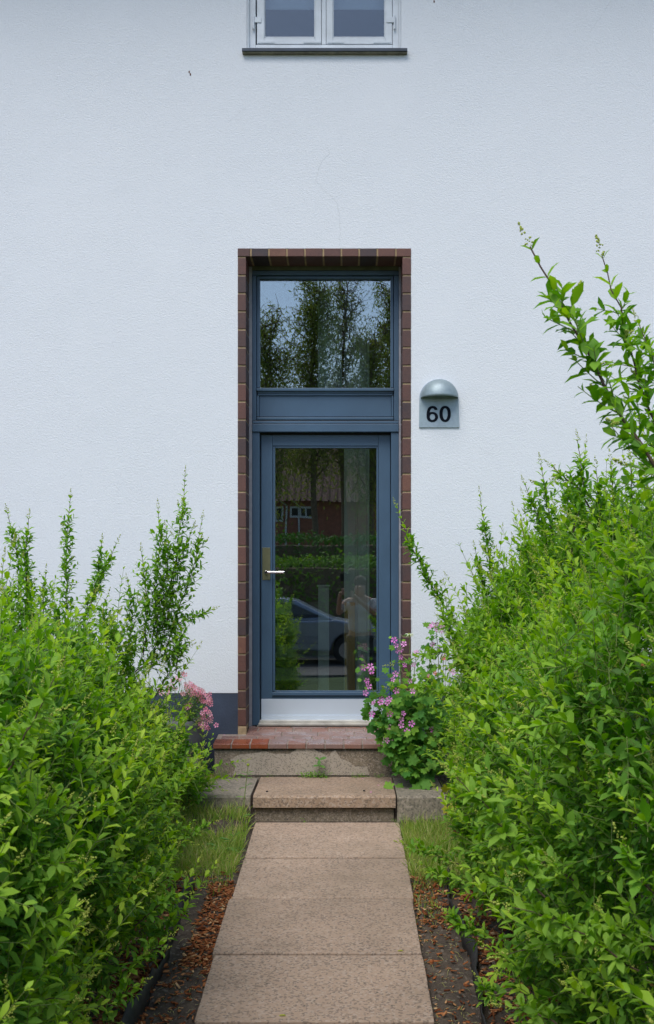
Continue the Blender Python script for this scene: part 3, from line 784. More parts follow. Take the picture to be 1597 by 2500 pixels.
# ------------------------------------------------------------------ hedges
def wob(p, s, seed):
    x, y, z = p[:, 0]*s+seed, p[:, 1]*s+seed*1.7, p[:, 2]*s-seed
    return (np.sin(x*1.0+2*np.sin(y*.7))*np.sin(y*1.3+z)+np.sin(z*1.7+x*.6)*np.sin(y*2.1-x)+.6*np.sin(x*3.1+z*2.3)*np.sin(y*3.7+1))/2.6
class Hedge:
    def __init__(s, sgn): s.g = sgn
    def depth(s, p):
        x, y, z = p[:, 0], p[:, 1], p[:, 2]
        g = gz(x*0+1.0, y)*0 + np.maximum(pathz(y), -.15)
        d = y - CAMY
        if s.g < 0:
            far = np.clip((d-4.0)/2.0, 0, 1); far = far*far*(3-2*far)
            xin = -.82 + .05*np.clip((4.6-d)/1.5, 0, 1) + .10*np.clip((3.2-d)/1.0, 0, 1) - .05*far - np.clip((z-.72)/.5, 0, 1)*(.06+.30*far)
            xin = xin - .25*np.clip((z-1.10)/.45, 0, 1)**2
            u = xin - x; o = x + 1.95
            top = 1.50 + .05*np.sin(y*2.3) - .16*np.clip((d-5.6)/.8, 0, 1) - .08*np.clip((3.6-d), 0, 1)
            end = -.75 - y
        else:
            xin = .56 - .06*np.sin(np.clip((z-g-.1)/1.3, 0, 1)*np.pi) + .16*np.clip((3.6-d)/1.4, 0, 1)
            xin = xin + .04 + .12*np.clip((d-5.3)/.9, 0, 1) + .05*np.clip((.45-z+g)/.3, 0, 1)
            u = x - xin; o = 2.3 - x
            top = 1.36 + np.clip((x-.6)*1.2, 0, .66) + .06*np.sin(y*2.9+1) + .10*np.clip((4.4-d)/1.5, 0, 1)
            end = -.70 - y
        v = top - z
        q = np.minimum(np.minimum(u, o), np.minimum(v, end))
        return q - .04 + .14*wob(p, 2.3, 1.7*s.g) + .16*wob(p, 4.6, 3.1*s.g) + .09*wob(p, 10, 1.3)
def grow(sgn, nseed, ybounds, zfoot=.15):
    H = Hedge(sgn); rs = RS; acc = []; tot = 0
    while tot < nseed:
        n = nseed*6
        x = rs.uniform(-2.1, -.5, n) if sgn < 0 else rs.uniform(.4, 2.3, n)
        # more shoots near the camera and on the path side, where they are seen
        y = rs.uniform(ybounds[0], ybounds[1], n); z = rs.uniform(0, 2.4, n)
        p = np.stack([x, y, z], 1); d = H.depth(p)
        foot = z - (np.maximum(pathz(y), -.15))
        pr = np.exp(-np.maximum(d, 0)/.15)*(d > 0)*(foot > zfoot)
        vis = np.exp(-np.maximum(np.abs(x)-.95, 0)/.55)
        k = rs.uniform(0, 1, n) < pr*vis
        acc.append(p[k]); tot += k.sum()
    p = np.concatenate(acc)[:nseed]; e_ = .02
    g = np.stack([(H.depth(p+np.eye(3)[i]*e_)-H.depth(p-np.eye(3)[i]*e_)) for i in range(3)], 1)
    return p, nrm(-g)
def hedge(sgn, nseed, label, stems_xy):
    base = empty('privet_hedge', (sgn*1.2, -3.0, .2), label, 'hedge')
    p, n = grow(sgn, nseed, (-6.2, -.7))
    T = n*.8 + np.array([0, 0, .65]) + RS.normal(size=p.shape)*.6
    Ls = RS.uniform(.07, .24, len(p))
    lsz = .046*RS.choice([.55, .8, 1.0, 1.15], len(p), p=[.2, .3, .3, .2])
    cat, stem, tip, td = shoots(p - nrm(T)*Ls[:, None]*.5, T, Ls, lsz, K=5)
    # age / clump colour: whole clumps a little paler or deeper
    # longer leading shoots that break the outline, out of the top and the path side
    H = Hedge(sgn); dd = H.depth(p); k2 = (RS.uniform(0, 1, len(p)) < .09) & (dd < .14)
    Tl = n[k2]*.65 + np.array([0, 0, .9]) + RS.normal(size=(k2.sum(), 3))*.35
    Ll = RS.uniform(.16, .38, k2.sum())
    c2, s2_, tip2, td2 = shoots(p[k2], Tl, Ll, .044, K=9, bend=.15, tintb=.3)
    cat = [np.concatenate([u_, v_]) for u_, v_ in zip(cat, c2)]; stem = np.concatenate([stem, s2_])
    tip = np.concatenate([tip, tip2]); td = np.concatenate([td, td2])
    cl = wob(cat[0], 5.0, 9)*.22 + wob(cat[0], 2.1, 5)*.12
    batch('foliage', cat[0], cat[1], cat[2], cat[3], cat[4], np.clip(cat[5]*.9+cl, 0, 1), m_leaf, base)
    kd = RS.choice(len(p), 90, replace=False); batch('dead_leaves', p[kd], RS.normal(size=(90, 3)), RS.normal(size=(90, 3)), np.full(90, .034), np.full(90, .013), RS.uniform(.3, 1, 90), m_chip, base)
    tubes('twigs', stem, np.broadcast_to(np.array([.0018, .0015, .0012, .0008]), stem.shape[:2]), m_stemg, base)
    k = RS.uniform(0, 1, len(tip)) < .05
    k[-len(tip2):] = RS.uniform(0, 1, len(tip2)) < .6
    a = panicles(tip[k], td[k] + np.array([0, 0, .2]), RS.uniform(.03, .055, k.sum()))
    batch('flower_buds', a[0], a[1], a[2], a[3], a[3], RS.uniform(0, 1, len(a[0])), m_bud, base, OCT)
    # woody framework
    pts = []; rad = []
    for i in range(len(stems_xy)):
        x0, y0 = stems_xy[i]
        for q in range(5):
            z0 = float(max(pathz(y0), -.15))-.05
            x1 = x0 + sgn*random.uniform(-.08, .25); y1 = y0+random.uniform(-.35, .35); zt = z0+random.uniform(.55, .98)*(1.0 if y0 < -1.7 else .75)
            pts.append([(x0+(x1-x0)*t**1.3+random.uniform(-.012, .012), y0+(y1-y0)*t**1.3, z0+(zt-z0)*t) for t in (0, .25, .5, .75, 1)])
            rad.append([.011, .009, .0075, .006, .003])
    tubes('branches', np.array(pts), np.array(rad), m_stem, base, 6)
    # low stragglers over the mulch
    return base
HL = hedge(-1, 9800, 'green privet hedge left of the path, with thin tall shoots against the wall',
           [(-1.15+random.uniform(-.1, .1), y) for y in np.arange(-5.6, -.9, .32)])
HR = hedge(1, 10800, 'taller green privet hedge right of the path, reaching up beside the house number',
           [(1.0+random.uniform(-.1, .1), y) for y in np.arange(-5.6, -.9, .32)])

def px_shoot(base, pts, Y, leaf=.046, r=.0036, side=1.0, tipclear=.18, name='shoot', young=False, pan=True, spacing=.028, Y2=None):
    """a long shoot whose stem runs through the given photo points at depth Y (Y2 at its tip)"""
    n = len(pts); Yk = [Y + ((Y2 if Y2 is not None else Y)-Y)*i/(n-1) for i in range(n)]
    q = np.array([P(x, y, yy) for (x, y), yy in zip(pts, Yk)])
    # resample
    seg = np.linalg.norm(np.diff(q, axis=0), axis=1); s_ = np.concatenate([[0], np.cumsum(seg)]); L = s_[-1]
    def at(t): return np.stack([np.interp(t, s_, q[:, i]) for i in range(3)], -1)
    K = 14; tt = np.linspace(0, L, K); line = at(tt); line[1:-1] += RS.normal(size=(K-2, 3))*.0025
    radii = np.linspace(r, r*.35, K)
    st_ = tubes(name, line[None], radii[None], m_stem, base, 6)
    m = max(4, int(L/spacing)); ts = np.linspace(.02, L*.985, m); B = at(ts); Tg = nrm(at(np.minimum(ts+.01, L))-at(np.maximum(ts-.01, 0)))
    rel = ts/L
    a = nrm(np.cross(Tg, np.array([.1, 1, .2]))); b = np.cross(Tg, a)
    cats = []; stems = []; tips = []; tds = []
    # direct leaf pairs
    sh, _, tip, td = shoots(at(np.array([0.0])), (q[-1]-q[0])[None], np.array([1e-6]), leaf, K=1)
    PP = []; DD = []; NN = []; LL = []; TT = []
    for k in range(m):
        for s2 in (0, math.pi):
            ph = k*math.pi/2 + s2 + RS.normal()*.3
            rd = a[k]*math.cos(ph)+b[k]*math.sin(ph)
            al = R(58-20*rel[k]+RS.normal()*8)
            PP.append(B[k]); DD.append(Tg[k]*math.cos(al)+rd*math.sin(al)); NN.append(Tg[k]+np.array([0, 0, .4])+RS.normal(size=3)*.15)
            LL.append(leaf*(1.0 if rel[k] < .9 else .6)*RS.uniform(.75, 1.1)); TT.append(RS.uniform(.15, .65)+.3*rel[k])
    cats.append([np.array(PP), np.array(DD), np.array(NN), np.array(LL), np.array(LL)*.45, np.array(TT)])
    if side > 0:
        sel = [k for k in range(m) if rel[k] < 1-tipclear]
        if sel:
            for s2 in (0, math.pi):
                ph = np.array([k*math.pi/2+s2 for k in sel]); sB = B[sel]; sT = Tg[sel]
                rd = a[sel]*np.cos(ph)[:, None]+b[sel]*np.sin(ph)[:, None]
                D = sT*.75+rd*.75+RS.normal(size=rd.shape)*.15
                Ls = side*(.035+.075*(1-rel[sel]))*RS.uniform(.5, 1.4, len(sel))
                c, stm, tp, tdd = shoots(sB, D, Ls, leaf*.9, K=3, spread=60)
                cats.append(c); stems.append(stm); tips.append(tp); tds.append(tdd)
    cc = [np.concatenate([c[i] for c in cats]) for i in range(6)]; cc[5] = cc[5]+.12
    lm = m_leafy if young else m_leaf
    batch('leaves', cc[0], cc[1], cc[2], cc[3], cc[4], np.clip(cc[5]*.8, 0, 1), lm, st_)
    if stems:
        ss = np.concatenate(stems); tw_ = tubes('side_twigs', ss, np.broadcast_to(np.array([.0014, .0012, .001, .0007])*r/.0032, ss.shape[:2]), m_stemg, st_)
        # the side twigs are one piece with their stem
        import bmesh
        bm_ = bmesh.new(); bm_.from_mesh(st_.data); n0 = len(bm_.faces); bm_.from_mesh(tw_.data); bm_.faces.ensure_lookup_table()
        for f_ in bm_.faces[n0:]: f_.material_index = 1
        bm_.to_mesh(st_.data); bm_.free(); st_.data.materials.append(m_stemg); bpy.data.objects.remove(tw_)
    if pan:
        p0 = [q[-1]]; d0 = [nrm(q[-1]-q[-2])]
        if stems:
            tp = np.concatenate(tips); td = np.concatenate(tds); k = RS.uniform(0, 1, len(tp)) < .12
            p0 += list(tp[k]); d0 += list(td[k])
        for i_, (p_, d_) in enumerate(zip(p0, d0)):
            a_ = panicles(np.array([p_]), np.array([d_]), np.array([leaf*(1.1 if i_ == 0 else .7)]), size=leaf*.11)
            batch('flower_panicle', a_[0], a_[1], a_[2], a_[3], a_[3], RS.uniform(0, 1, len(a_[0])), m_bud, st_, OCT)
    return st_

# left hedge: shoots against the wall
for pts, Y, sc in [
    ([(85,1560),(60,1420),(38,1330),(18,1250)], -1.6, 1.0), ([(70,1480),(60,1360),(70,1265)], -1.9, .5),
    ([(165,1560),(162,1440),(164,1320),(172,1212)], -1.2, .8), ([(190,1600),(215,1470),(255,1390),(285,1325)], -1.3, .9),
    ([(220,1480),(240,1400),(248,1325)], -1.4, .5), ([(120,1600),(105,1480),(112,1400)], -1.8, 1.1), ([(50,1620),(52,1500),(45,1420)], -1.9, 1.2), ([(10,1600),(14,1480),(6,1400)], -1.9, 1.2),
    ([(365,1640),(400,1500),(430,1370),(446,1250),(452,1158)], -1.0, 1.35), ([(385,1560),(378,1440),(392,1330),(386,1238)], -1.05, 1.2),
    ([(400,1600),(442,1470),(478,1370),(494,1266)], -.95, 1.1), ([(350,1600),(362,1480),(352,1400),(346,1345)], -1.1, 1.2),
    ([(300,1640),(322,1540),(318,1450),(312,1420)], -1.2, 1.2), ([(400,1540),(450,1515),(490,1500),(518,1488)], -.95, .5), ([(330,1640),(400,1600),(440,1590),(462,1572)], -1.0, 1.0),
    ([(250,1660),(262,1560),(250,1490),(262,1455)], -1.5, 1.2), ([(430,1640),(440,1560),(444,1540),(436,1530)], -1.0, 1.0),
    ([(380,1700),(415,1640),(425,1590),(450,1545)], -.95, 1.2), ([(390,1600),(415,1480),(425,1400),(470,1290)], -1.0, 1.1), ([(372,1560),(400,1420),(412,1330),(405,1290)], -1.0, 1.1)]:
    px_shoot(HL, pts, Y, side=sc)
# near shoots of the left hedge, arching over the path side
for pts, Y, sc, yg in [
    ([(0,2140),(90,2115),(190,2100)], -5.0, .6, 1), ([(20,1880),(60,1800),(96,1730),(135,1650)], -5.1, .3, 1), ([(-20,2060),(120,1990),(190,1955)], -4.8, .6, 1),
    ([(0,1820),(70,1780),(130,1745)], -5.0, .4, 1), ([(280,2230),(318,2160),(350,2110)], -4.0, .5, 0), ([(330,2260),(400,2200),(450,2185)], -3.7, .5, 0),
    ([(0,2320),(90,2300),(170,2270)], -5.0, .6, 1), ([(60,2500),(130,2420),(180,2330)], -4.8, .6, 0), ([(180,2000),(240,1880),(290,1820)], -3.9, .5, 1), ([(360,1990),(420,1930),(480,1870)], -2.2, .6, 0),
    ([(400,2080),(460,2040),(520,2010)], -2.4, .7, 0), ([(280,2400),(350,2340),(410,2290)], -3.9, .6, 0), ([(230,2500),(290,2430),(345,2400)], -4.0, .6, 0), ([(330,2210),(400,2150),(440,2135)], -3.5, .9, 1), ([(0,2450),(80,2440),(170,2440)], -5.0, .6, 1)]:
    px_shoot(HL, pts, Y, side=sc, young=bool(yg), leaf=.042, r=.0024)
# right hedge: background shoots
for pts, Y, sc in [
    ([(1190,1680),(1110,1520),(1050,1420),(1005,1330),(968,1235)], -1.6, .75),
    ([(1260,1600),(1215,1450),(1190,1340),(1172,1208)], -1.3, .8), ([(1230,1560),(1180,1430),(1160,1340)], -1.3, .6), ([(1300,1600),(1250,1440),(1218,1350)], -1.4, .5),
    ([(1375,1480),(1345,1280),(1320,1130)], -2.4, .9), ([(1350,1440),(1330,1300),(1282,1182)], -2.3, 1.0), ([(1400,1300),(1425,1190),(1410,1075)], -2.8, .7),
    ([(1440,1400),(1420,1250),(1365,1160)], -2.6, 1.0), ([(1500,1350),(1500,1230),(1490,1125)], -2.8, 1.0), ([(1540,1350),(1545,1230),(1538,1120)], -2.9, 1.0),
    ([(1300,1500),(1290,1370),(1275,1290)], -2.2, 1.1), ([(1400,1400),(1390,1280),(1385,1180)], -2.6, 1.1), ([(1470,1350),(1462,1220),(1455,1140)], -2.7, 1.0),
    ([(1590,1400),(1580,1270),(1575,1160)], -3.2, 1.2), ([(1250,1560),(1262,1440),(1248,1370)], -1.9, 1.1), ([(1340,1560),(1360,1420),(1350,1340)], -2.1, 1.1), ([(1160,1640),(1180,1560),(1170,1500)], -1.6, 1.2), ([(1440,1240),(1410,1190),(1350,1140)], -2.8, .8)]:
    px_shoot(HR, pts, Y, side=sc)
# the two big foreground branches high on the right
px_shoot(HR, [(1640,1230),(1597,1130),(1545,1060),(1485,960),(1430,850),(1385,770),(1340,680),(1305,625),(1294,602)], -4.75, side=1.15, leaf=.058, r=.0052, tipclear=.22, spacing=.036, name='foreground_shoot')
px_shoot(HR, [(1640,1180),(1600,1050),(1570,960),(1545,880),(1520,790),(1500,720),(1482,665),(1470,625)], -4.5, side=1.05, leaf=.054, r=.004, tipclear=.2, spacing=.036, name='foreground_shoot')
px_shoot(HR, [(1650,1000),(1610,930),(1590,860),(1560,790)], -4.6, side=1.2, leaf=.038, r=.003, name='foreground_shoot')
for pts, Y, sc, yg in [
    ([(1330,2190),(1260,2080),(1190,1970),(1110,1895)], -5.0, .15, 1), ([(1560,2370),(1440,2290),(1340,2240),(1250,2215)], -5.0, .25, 1), ([(1600,2320),(1480,2260),(1380,2300),(1240,2330)], -4.9, .25, 1),
    ([(1520,2060),(1440,1920),(1350,1800),(1290,1740)], -4.6, .5, 1), ([(1480,1720),(1430,1560),(1380,1470),(1330,1420)], -4.2, .6, 0), ([(1300,1730),(1180,1640),(1080,1590),(960,1620)], -2.4, .45, 1),
    ([(1250,1760),(1130,1700),(1030,1680),(960,1678)], -2.4, .4, 1), ([(1360,2500),(1300,2470),(1250,2460)], -4.8, .3, 1), ([(1200,2300),(1130,2260),(1090,2230)], -3.6, .5, 0), ([(1240,2440),(1190,2420),(1175,2400)], -3.8, .5, 0),
    ([(1120,2110),(1050,2080),(985,2060)], -2.1, .6, 0), ([(1180,2180),(1080,2140),(1030,2110)], -2.6, .7, 0), ([(1597,1560),(1560,1450),(1500,1380)], -4.6, .6, 0), ([(1620,2200),(1560,2150),(1520,2060)], -5.1, .4, 0), ([(1400,2150),(1340,2100),(1290,2120)], -4.6, .5, 1),
    ([(1240,1640),(1190,1560),(1140,1500)], -2.4, .6, 1), ([(1130,1600),(1100,1540),(1075,1480)], -2.2, .4, 1)]:
    px_shoot(HR, pts, Y, side=sc, young=bool(yg), leaf=.046, r=.0026)

# ------------------------------------------------------------------ mallow
def zm(x, y): return (860+x/4.272, 1500+y/4.272)
mal = empty('mallow_plant', (.45, -.6, .45), 'mallow with small purple-pink flowers leaning over the right end of the tiled landing', 'plant')
mstems = [[(620,1640),(520,1380),(400,1180),(290,980),(215,790),(170,620),(160,530)], [(640,1640),(560,1300),(520,1000),(505,700),(500,450),(490,270)],
          [(720,1640),(760,1300),(860,900),(905,600),(895,330),(860,90)], [(800,1640),(900,1300),(1050,900),(1150,600),(1180,330),(1235,80)],
          [(640,1600),(440,1320),(300,1150),(220,1050)], [(680,1640),(640,1200),(640,800),(650,560),(670,400)], [(700,1640),(600,1250),(430,950),(390,860)],
          [(760,1640),(840,1400),(900,1150),(1000,800),(1060,600)], [(600,1640),(520,1500),(450,1400),(360,1330)], [(740,1640),(720,1100),(760,700),(840,380),(835,300)], [(640,1620),(540,1480),(520,1300),(560,1220)], [(800,1600),(900,1300),(870,1000),(820,700),(800,400)]]
sy = [-.55, -.45, -.42, -.40, -.60, -.45, -.5, -.42, -.6, -.4, -.6, -.35]
pts = []; rad = []
MP = []
for st_, yy in zip(mstems, sy):
    q = np.array([P(*zm(*a), yy) for a in st_]); q[:, 1] += RS.normal(size=len(q))*.02
    s_ = np.linspace(0, 1, len(q)); t = np.linspace(0, 1, 10)
    l = np.stack([np.interp(t, s_, q[:, i]) for i in range(3)], -1); pts.append(l); rad.append(np.linspace(.0038, .0016, 10)); MP.append(l)
tubes('stems', np.array(pts), np.array(rad), m_stemg, mal, 5)
# leaves: along the stems and through the body of the plant
LP = []; LD = []; LN = []; LL = []; LT = []
allp = np.concatenate(MP); petp = []
for k in range(900):
    b = allp[RS.randint(len(allp))] if k < 480 else None
    if b is None:
        zx, zy = RS.uniform(420, 1000), RS.uniform(560, 1650)
        b = np.array(P(*zm(zx, zy), RS.uniform(-.70, -.2)))
    if b[2] < .48: b = b.copy(); b[2] = .48+RS.uniform(0, .1)
    hgt = (b[2]-.45)/1.1
    d = RS.normal(size=3)*np.array([1, .7, .5])+np.array([0, -.5, .1]); d = nrm(d)
    pl = RS.uniform(.015, .06); tip = b+d*pl
    if hgt > .55: sz = RS.uniform(.022, .045)
    else: sz = RS.uniform(.035, .075)
    petp.append([b, b+d*pl*.5+np.array([0, 0, .004]), tip])
    LP.append(tip); LD.append(d+np.array([0, 0, -.35])); LN.append(np.array([0, -.9, .8])+RS.normal(size=3)*.4); LL.append(sz); LT.append(RS.uniform(0, 1)**1.4)
for (zx, zy, sz) in [(480,1190,.10),(640,1310,.085),(520,930,.10),(620,1800,.11),(870,1550,.09),(400,1770,.08),(480,1790,.06),(700,1110,.08),(760,1130,.07),(810,1760,.09),(820,880,.085),(350,580,.055),(140,950,.05),(240,1120,.06),(600,1640,.09),(760,610,.07),(760,110,.05),(840,190,.05),(780,420,.06),(420,350,.05),(690,1400,.09),(600,1500,.09),(500,1500,.07),(300,1400,.06),(510,1390,.07),(90,700,.035),(260,690,.035),(850,1300,.09)]:
    b = np.array(P(*zm(zx, zy), RS.uniform(-.72, -.6) if zy > 1500 else RS.uniform(-.68, -.5)))
    LP.append(b-np.array([0, 0, -.02])); LD.append(np.array([RS.normal()*.5, -.35, -.8])); LN.append(np.array([0, -1, .7])+RS.normal(size=3)*.2); LL.append(sz*.85); LT.append(RS.uniform(.4, .9))
LL = np.array(LL)
batch('leaves', np.array(LP), np.array(LD), np.array(LN), LL, LL, np.array(LT), m_mallow, mal, MALLOW)
tubes('leaf_stalks', np.array(petp), np.full((len(petp), 3), .0009), m_stemg, mal)
fl = [(440,270),(460,325),(540,310),(505,365),(465,380),(510,445),(670,400),(865,155),(940,125),(805,130),(845,110),(885,100),(930,170),(835,310),(905,370),(1230,65),(1250,155),(1290,230),(1150,315),(1210,330),(1220,435),(120,555),(190,545),(205,590),(150,690),(170,750),(135,820),(300,880),(225,925),(385,885),(390,1035),(205,1040),(530,1035),(515,1155),(570,1220),(360,1315),(460,795),(635,800),(600,695),(455,620),(420,680),(1060,600),(840,1200),(640,520),(825,385),(550,525),(300,920),(370,920),(620,1140),(510,1095),(1380,60),(1560,140),(1480,120),(1300,160)]
calyx = []
for i, (a, b) in enumerate(fl):
    Y = -.70 if a < 700 else -.60
    c = np.array([P(*zm(a, b), Y)]); s_ = RS.uniform(.030, .042)*1.0
    D = np.array([[RS.normal()*.45, -1, RS.normal()*.4+.15]])
    batch('flower', c, D, np.array([[0, .1, 1.]])+RS.normal(size=(1, 3))*.5, np.array([s_]), np.array([s_]), np.array([RS.uniform(0, 1)]), m_mpet, mal, PETALS)
    j = np.argmin(np.linalg.norm(allp-c[0], axis=1)); calyx.append([allp[j], (allp[j]+c[0])/2+np.array([0, .005, .008]), c[0]])
tubes('flower_stalks', np.array(calyx), np.full((len(calyx), 3), .0009), m_stemg, mal)
# white daisy and red snapdragon beside it
def daisy(px, py, Y, s_=.04, base=(.35, -.5, .5), label='', name='daisy'):
    c = Vector(P(px, py, Y)); e_ = empty(name, base, label, 'flower')
    n = 16; ang = np.arange(n)*2*np.pi/n; D = np.stack([np.cos(ang), np.sin(ang)*.8-.1, np.full(n, -.25)+.35*np.sin(ang*3)], 1)
    batch('petals', np.repeat([list(c)], n, 0), D, np.tile([0, -.3, 1.], (n, 1)), np.full(n, s_*.62), np.full(n, s_*.26), RS.uniform(0, 1, n), m_wpet, e_)
    mb = MB(); mb.tube([(base[0], base[1], base[2]), (c.x+.004, c.y+.01, c.z-.1), (c.x, c.y, c.z-.002)], [.002, .0015, .0015], 6)
    mb.build('stem', m_stemg, e_)
    mb = MB(); mb.tube([(c.x, c.y, c.z-.004), (c.x, c.y, c.z+.006)], [.009, .006], 10); mb.build('flower_centre', m_bud, e_)
daisy(*zm(595, 205), -.45, .05, (.33, -.42, .5), 'single white daisy standing at the foot of the right brick jamb above the mallow')
sn = empty('snapdragon', (X(*[zm(960, 450)[0]], -.3), -.3, .45), 'small salmon-red flower among the mallow leaves close to the white wall', 'flower')
cc = []
for a, b in ((955,430),(975,455),(950,460),(790,640),(865,610),(1020,570)): cc.append(P(*zm(a, b), -.66))
cc = np.array(cc)
for c_ in cc: batch('flower_head', c_[None], RS.normal(size=(1, 3))*.3+np.array([0, -1, 0]), np.array([[0, 0, 1.]]), np.array([.026]), np.array([.024]), np.array([.5]), m_spet, sn, PETALS)
tubes('stem', np.array([[(c[0]+.02, -.3, .46), (c[0]+.01, -.45, (.46+c[2])/2), tuple(c)] for c in cc]), np.full((len(cc), 3), .0012), m_stemg, sn)
# yellow leaf plant by the right kerb block
yl = empty('yellowing_plant', (X(1100, -.95), -.98, .31), 'low yellow-green leaf beside the right kerb block at the hedge foot', 'plant')
c = np.array([P(1100, 1960, -1.0), P(1090, 1935, -1.0), P(1110, 1950, -1.0), P(1097, 1970, -1.02)])
batch('leaves', c, np.array([[.4, -.5, -.5], [-.2, -.3, .7], [.5, -.4, .2], [-.5, -.5, -.4]]), np.tile([0, -1, .6], (4, 1)), np.full(4, .06), np.full(4, .055), RS.uniform(0, 1, 4), m_yleaf, yl, MALLOW)
tubes('stem', np.array([[(X(1100, -.98), -.98, .29), (X(1100, -.98), -.99, .34), tuple(p_)] for p_ in c]), np.full((4, 3), .0014), m_stemg, yl)

# ------------------------------------------------------------------ pot with pink flowers
def zq(x, y): return (370+x/6.152, 1600+y/6.152)
pc = (-1.045, -.22)
mb = MB(); mb.box(-1.30, -.93, -.42, -.06, .40, .60)
tag(mb.build('stone_block', m_block, None, bevel=.012), 'rough dark stone block under the grey flower pot, against the navy plinth', 'block')
pot = empty('flower_pot', (pc[0], pc[1], .602), 'rounded grey pot on a stone block left of the landing', 'pot')
mb = MB(); mb.lathe([(.0, .0), (.075, .0), (.098, .02), (.118, .07), (.128, .13), (.128, .185), (.131, .19), (.131, .232), (.118, .232), (.116, .20), (.0, .20)], (pc[0], pc[1], .602), 40)
mb.build('pot_body', m_pot, pot, smooth=True)
mb = MB(); mb.lathe([(.0, .003), (.06, .006), (.115, .0)], (pc[0], pc[1], .805), 24); mb.build('potting_soil', m_soil, pot)
dia = empty('pink_flowers', (pc[0], pc[1], .81), 'mass of small pink flowers spilling out of the grey pot', 'plant')
pf = [(140,520),(245,460),(245,500),(310,470),(365,490),(390,340),(430,350),(500,285),(525,430),(580,405),(525,480),(620,450),(660,490),(630,510),(720,510),(770,540),(455,565),(600,580),(650,570),(690,580),(780,610),(825,615),(710,675),(855,660),(890,650),(830,705),(870,730),(585,750),(545,780),(775,690),(825,800),(840,840),(875,860),(770,880),(785,930),(755,960),(725,950),(860,965),(895,935),(825,990),(890,985),(740,1030),(780,1030),(825,1045),(765,1070),(820,1080),(850,1090),(790,1090),(975,1050),(565,550),(505,570),(610,530),(740,560),(750,545),(640,470),(700,600),(320,380),(155,570),(240,560),(290,520),(875,575),(460,270),(400,370),(560,450),(600,480),(545,520),(680,530),(760,570),(850,690),(865,650),(120,510)]
pf += [(a+RS.uniform(-35, 35), b+RS.uniform(-30, 30)) for a, b in pf[8:34]]
stk = []
for a, b in pf:
    u_, v_ = zq(a, b); Y = -.34 + RS.uniform(-.04, .04)
    c = np.array([P(u_, v_, Y)]); s_ = RS.uniform(.027, .036)
    batch('flower', c, np.array([[RS.normal()*.4, -1, RS.normal()*.3]]), np.array([[0, .1, 1.]])+RS.normal(size=(1, 3))*.4, np.array([s_]), np.array([s_]), np.array([RS.uniform(0, 1)]), m_ppet, dia, PETALS)
    root = np.array([pc[0]+RS.uniform(-.08, .08), pc[1]-RS.uniform(0, .08), .81])
    mid = (root+c[0])/2+np.array([0, -.02, .05 if c[0][2] < .85 else .02]); mid[2] = max(mid[2], .86)
    stk.append([root, mid, c[0]])
tubes('stems', np.array(stk), np.full((len(stk), 3), .001), m_weed and m_stemg, dia)
k = 700; st2 = np.array(stk); ii = RS.randint(len(st2), size=k); t = RS.uniform(.1, .95, k)[:, None]
pp = np.where(t < .5, st2[ii, 0]*(1-2*t)+st2[ii, 1]*2*t, st2[ii, 1]*(2-2*t)+st2[ii, 2]*(2*t-1))+RS.normal(size=(k, 3))*.012
batch('leaves', pp, RS.normal(size=(k, 3))+np.array([0, -.5, 0]), RS.normal(size=(k, 3))*.5+np.array([0, -.4, 1]), RS.uniform(.012, .024, k), RS.uniform(.005, .009, k), RS.uniform(0, 1, k), m_weed, dia)
# white fine flowers inside hedge edge
wf = empty('white_bedding_flower', (-1.1, -.7, .45), 'tiny white flowers peeping through the left hedge in front of the pot', 'plant')
cc = np.array([P(370+a/6.152, 1600+b/6.152, -.72) for a, b in ((185,740),(205,735),(230,745),(255,770),(300,1210),(375,1250),(385,1275),(370,1230),(275,1320),(400,1000),(20,800),(640,1420-0),(170,735),(395,1285))])
for c_ in cc: batch('flower_head', c_[None], RS.normal(size=(1, 3))*.3+np.array([0, -1, .2]), np.array([[0, 0, 1.]]), np.array([.014]), np.array([.014]), np.array([.5]), m_wpet, wf, PETALS)
tubes('stem', np.array([[(c[0]-.02, -.66, .45), (c[0]-.01, -.68, (.45+c[2])/2), tuple(c)] for c in cc]), np.full((len(cc), 3), .001), m_stemg, wf)

# ------------------------------------------------------------------ grass, mulch, weeds
def blades(name, areas, label, cat, dens=1.0, mat=m_grass, h=(.04, .11)):
    Pp = []; H_ = []
    for (x0, x1, y0, y1, n, hh) in areas:
        n = int(n*dens); x = RS.uniform(x0, x1, n); y = RS.uniform(y0, y1, n)
        keep = wob(np.stack([x, y, x*0], 1), 9, 4) > -.35
        x, y = x[keep], y[keep]
        Pp.append(np.stack([x, y, gz(x, y)-.004], 1)); H_.append(RS.uniform(h[0], h[1], len(x))*hh)
    p = np.concatenate(Pp); hh = np.concatenate(H_); n = len(p)
    D = RS.normal(size=(n, 3))*.42+np.array([0, 0, 1.0]); Nn = RS.normal(size=(n, 3))*np.array([1, 1, .1])
    tint = np.clip(RS.uniform(0, .65, n)+.42*(RS.uniform(0, 1, n) < .42), 0, 1)
    o = batch(name, p, D, Nn, hh, RS.uniform(.0026, .0048, n), tint, mat, None, BLADE)
    return tag(o, label, cat, kind='stuff')
blades('grass', [(-.98, -.56, -1.85, -.93, 5000, 1.0), (-.80, -.56, -2.15, -1.7, 260, .7), (-1.15, -.88, -.95, -.32, 1500, 1.0), (-.93, -.82, -.6, -.3, 420, .9)],
       'rough green and straw-coloured grass left of the step and path', 'grass')
blades('grass', [(.325, .85, -2.0, -.94, 7500, 1.05), (.315, .42, -2.5, -1.9, 160, .6), (.6, .9, -1.1, -.6, 500, 1)], 'rough green and yellow grass right of the path below the kerb block', 'grass')
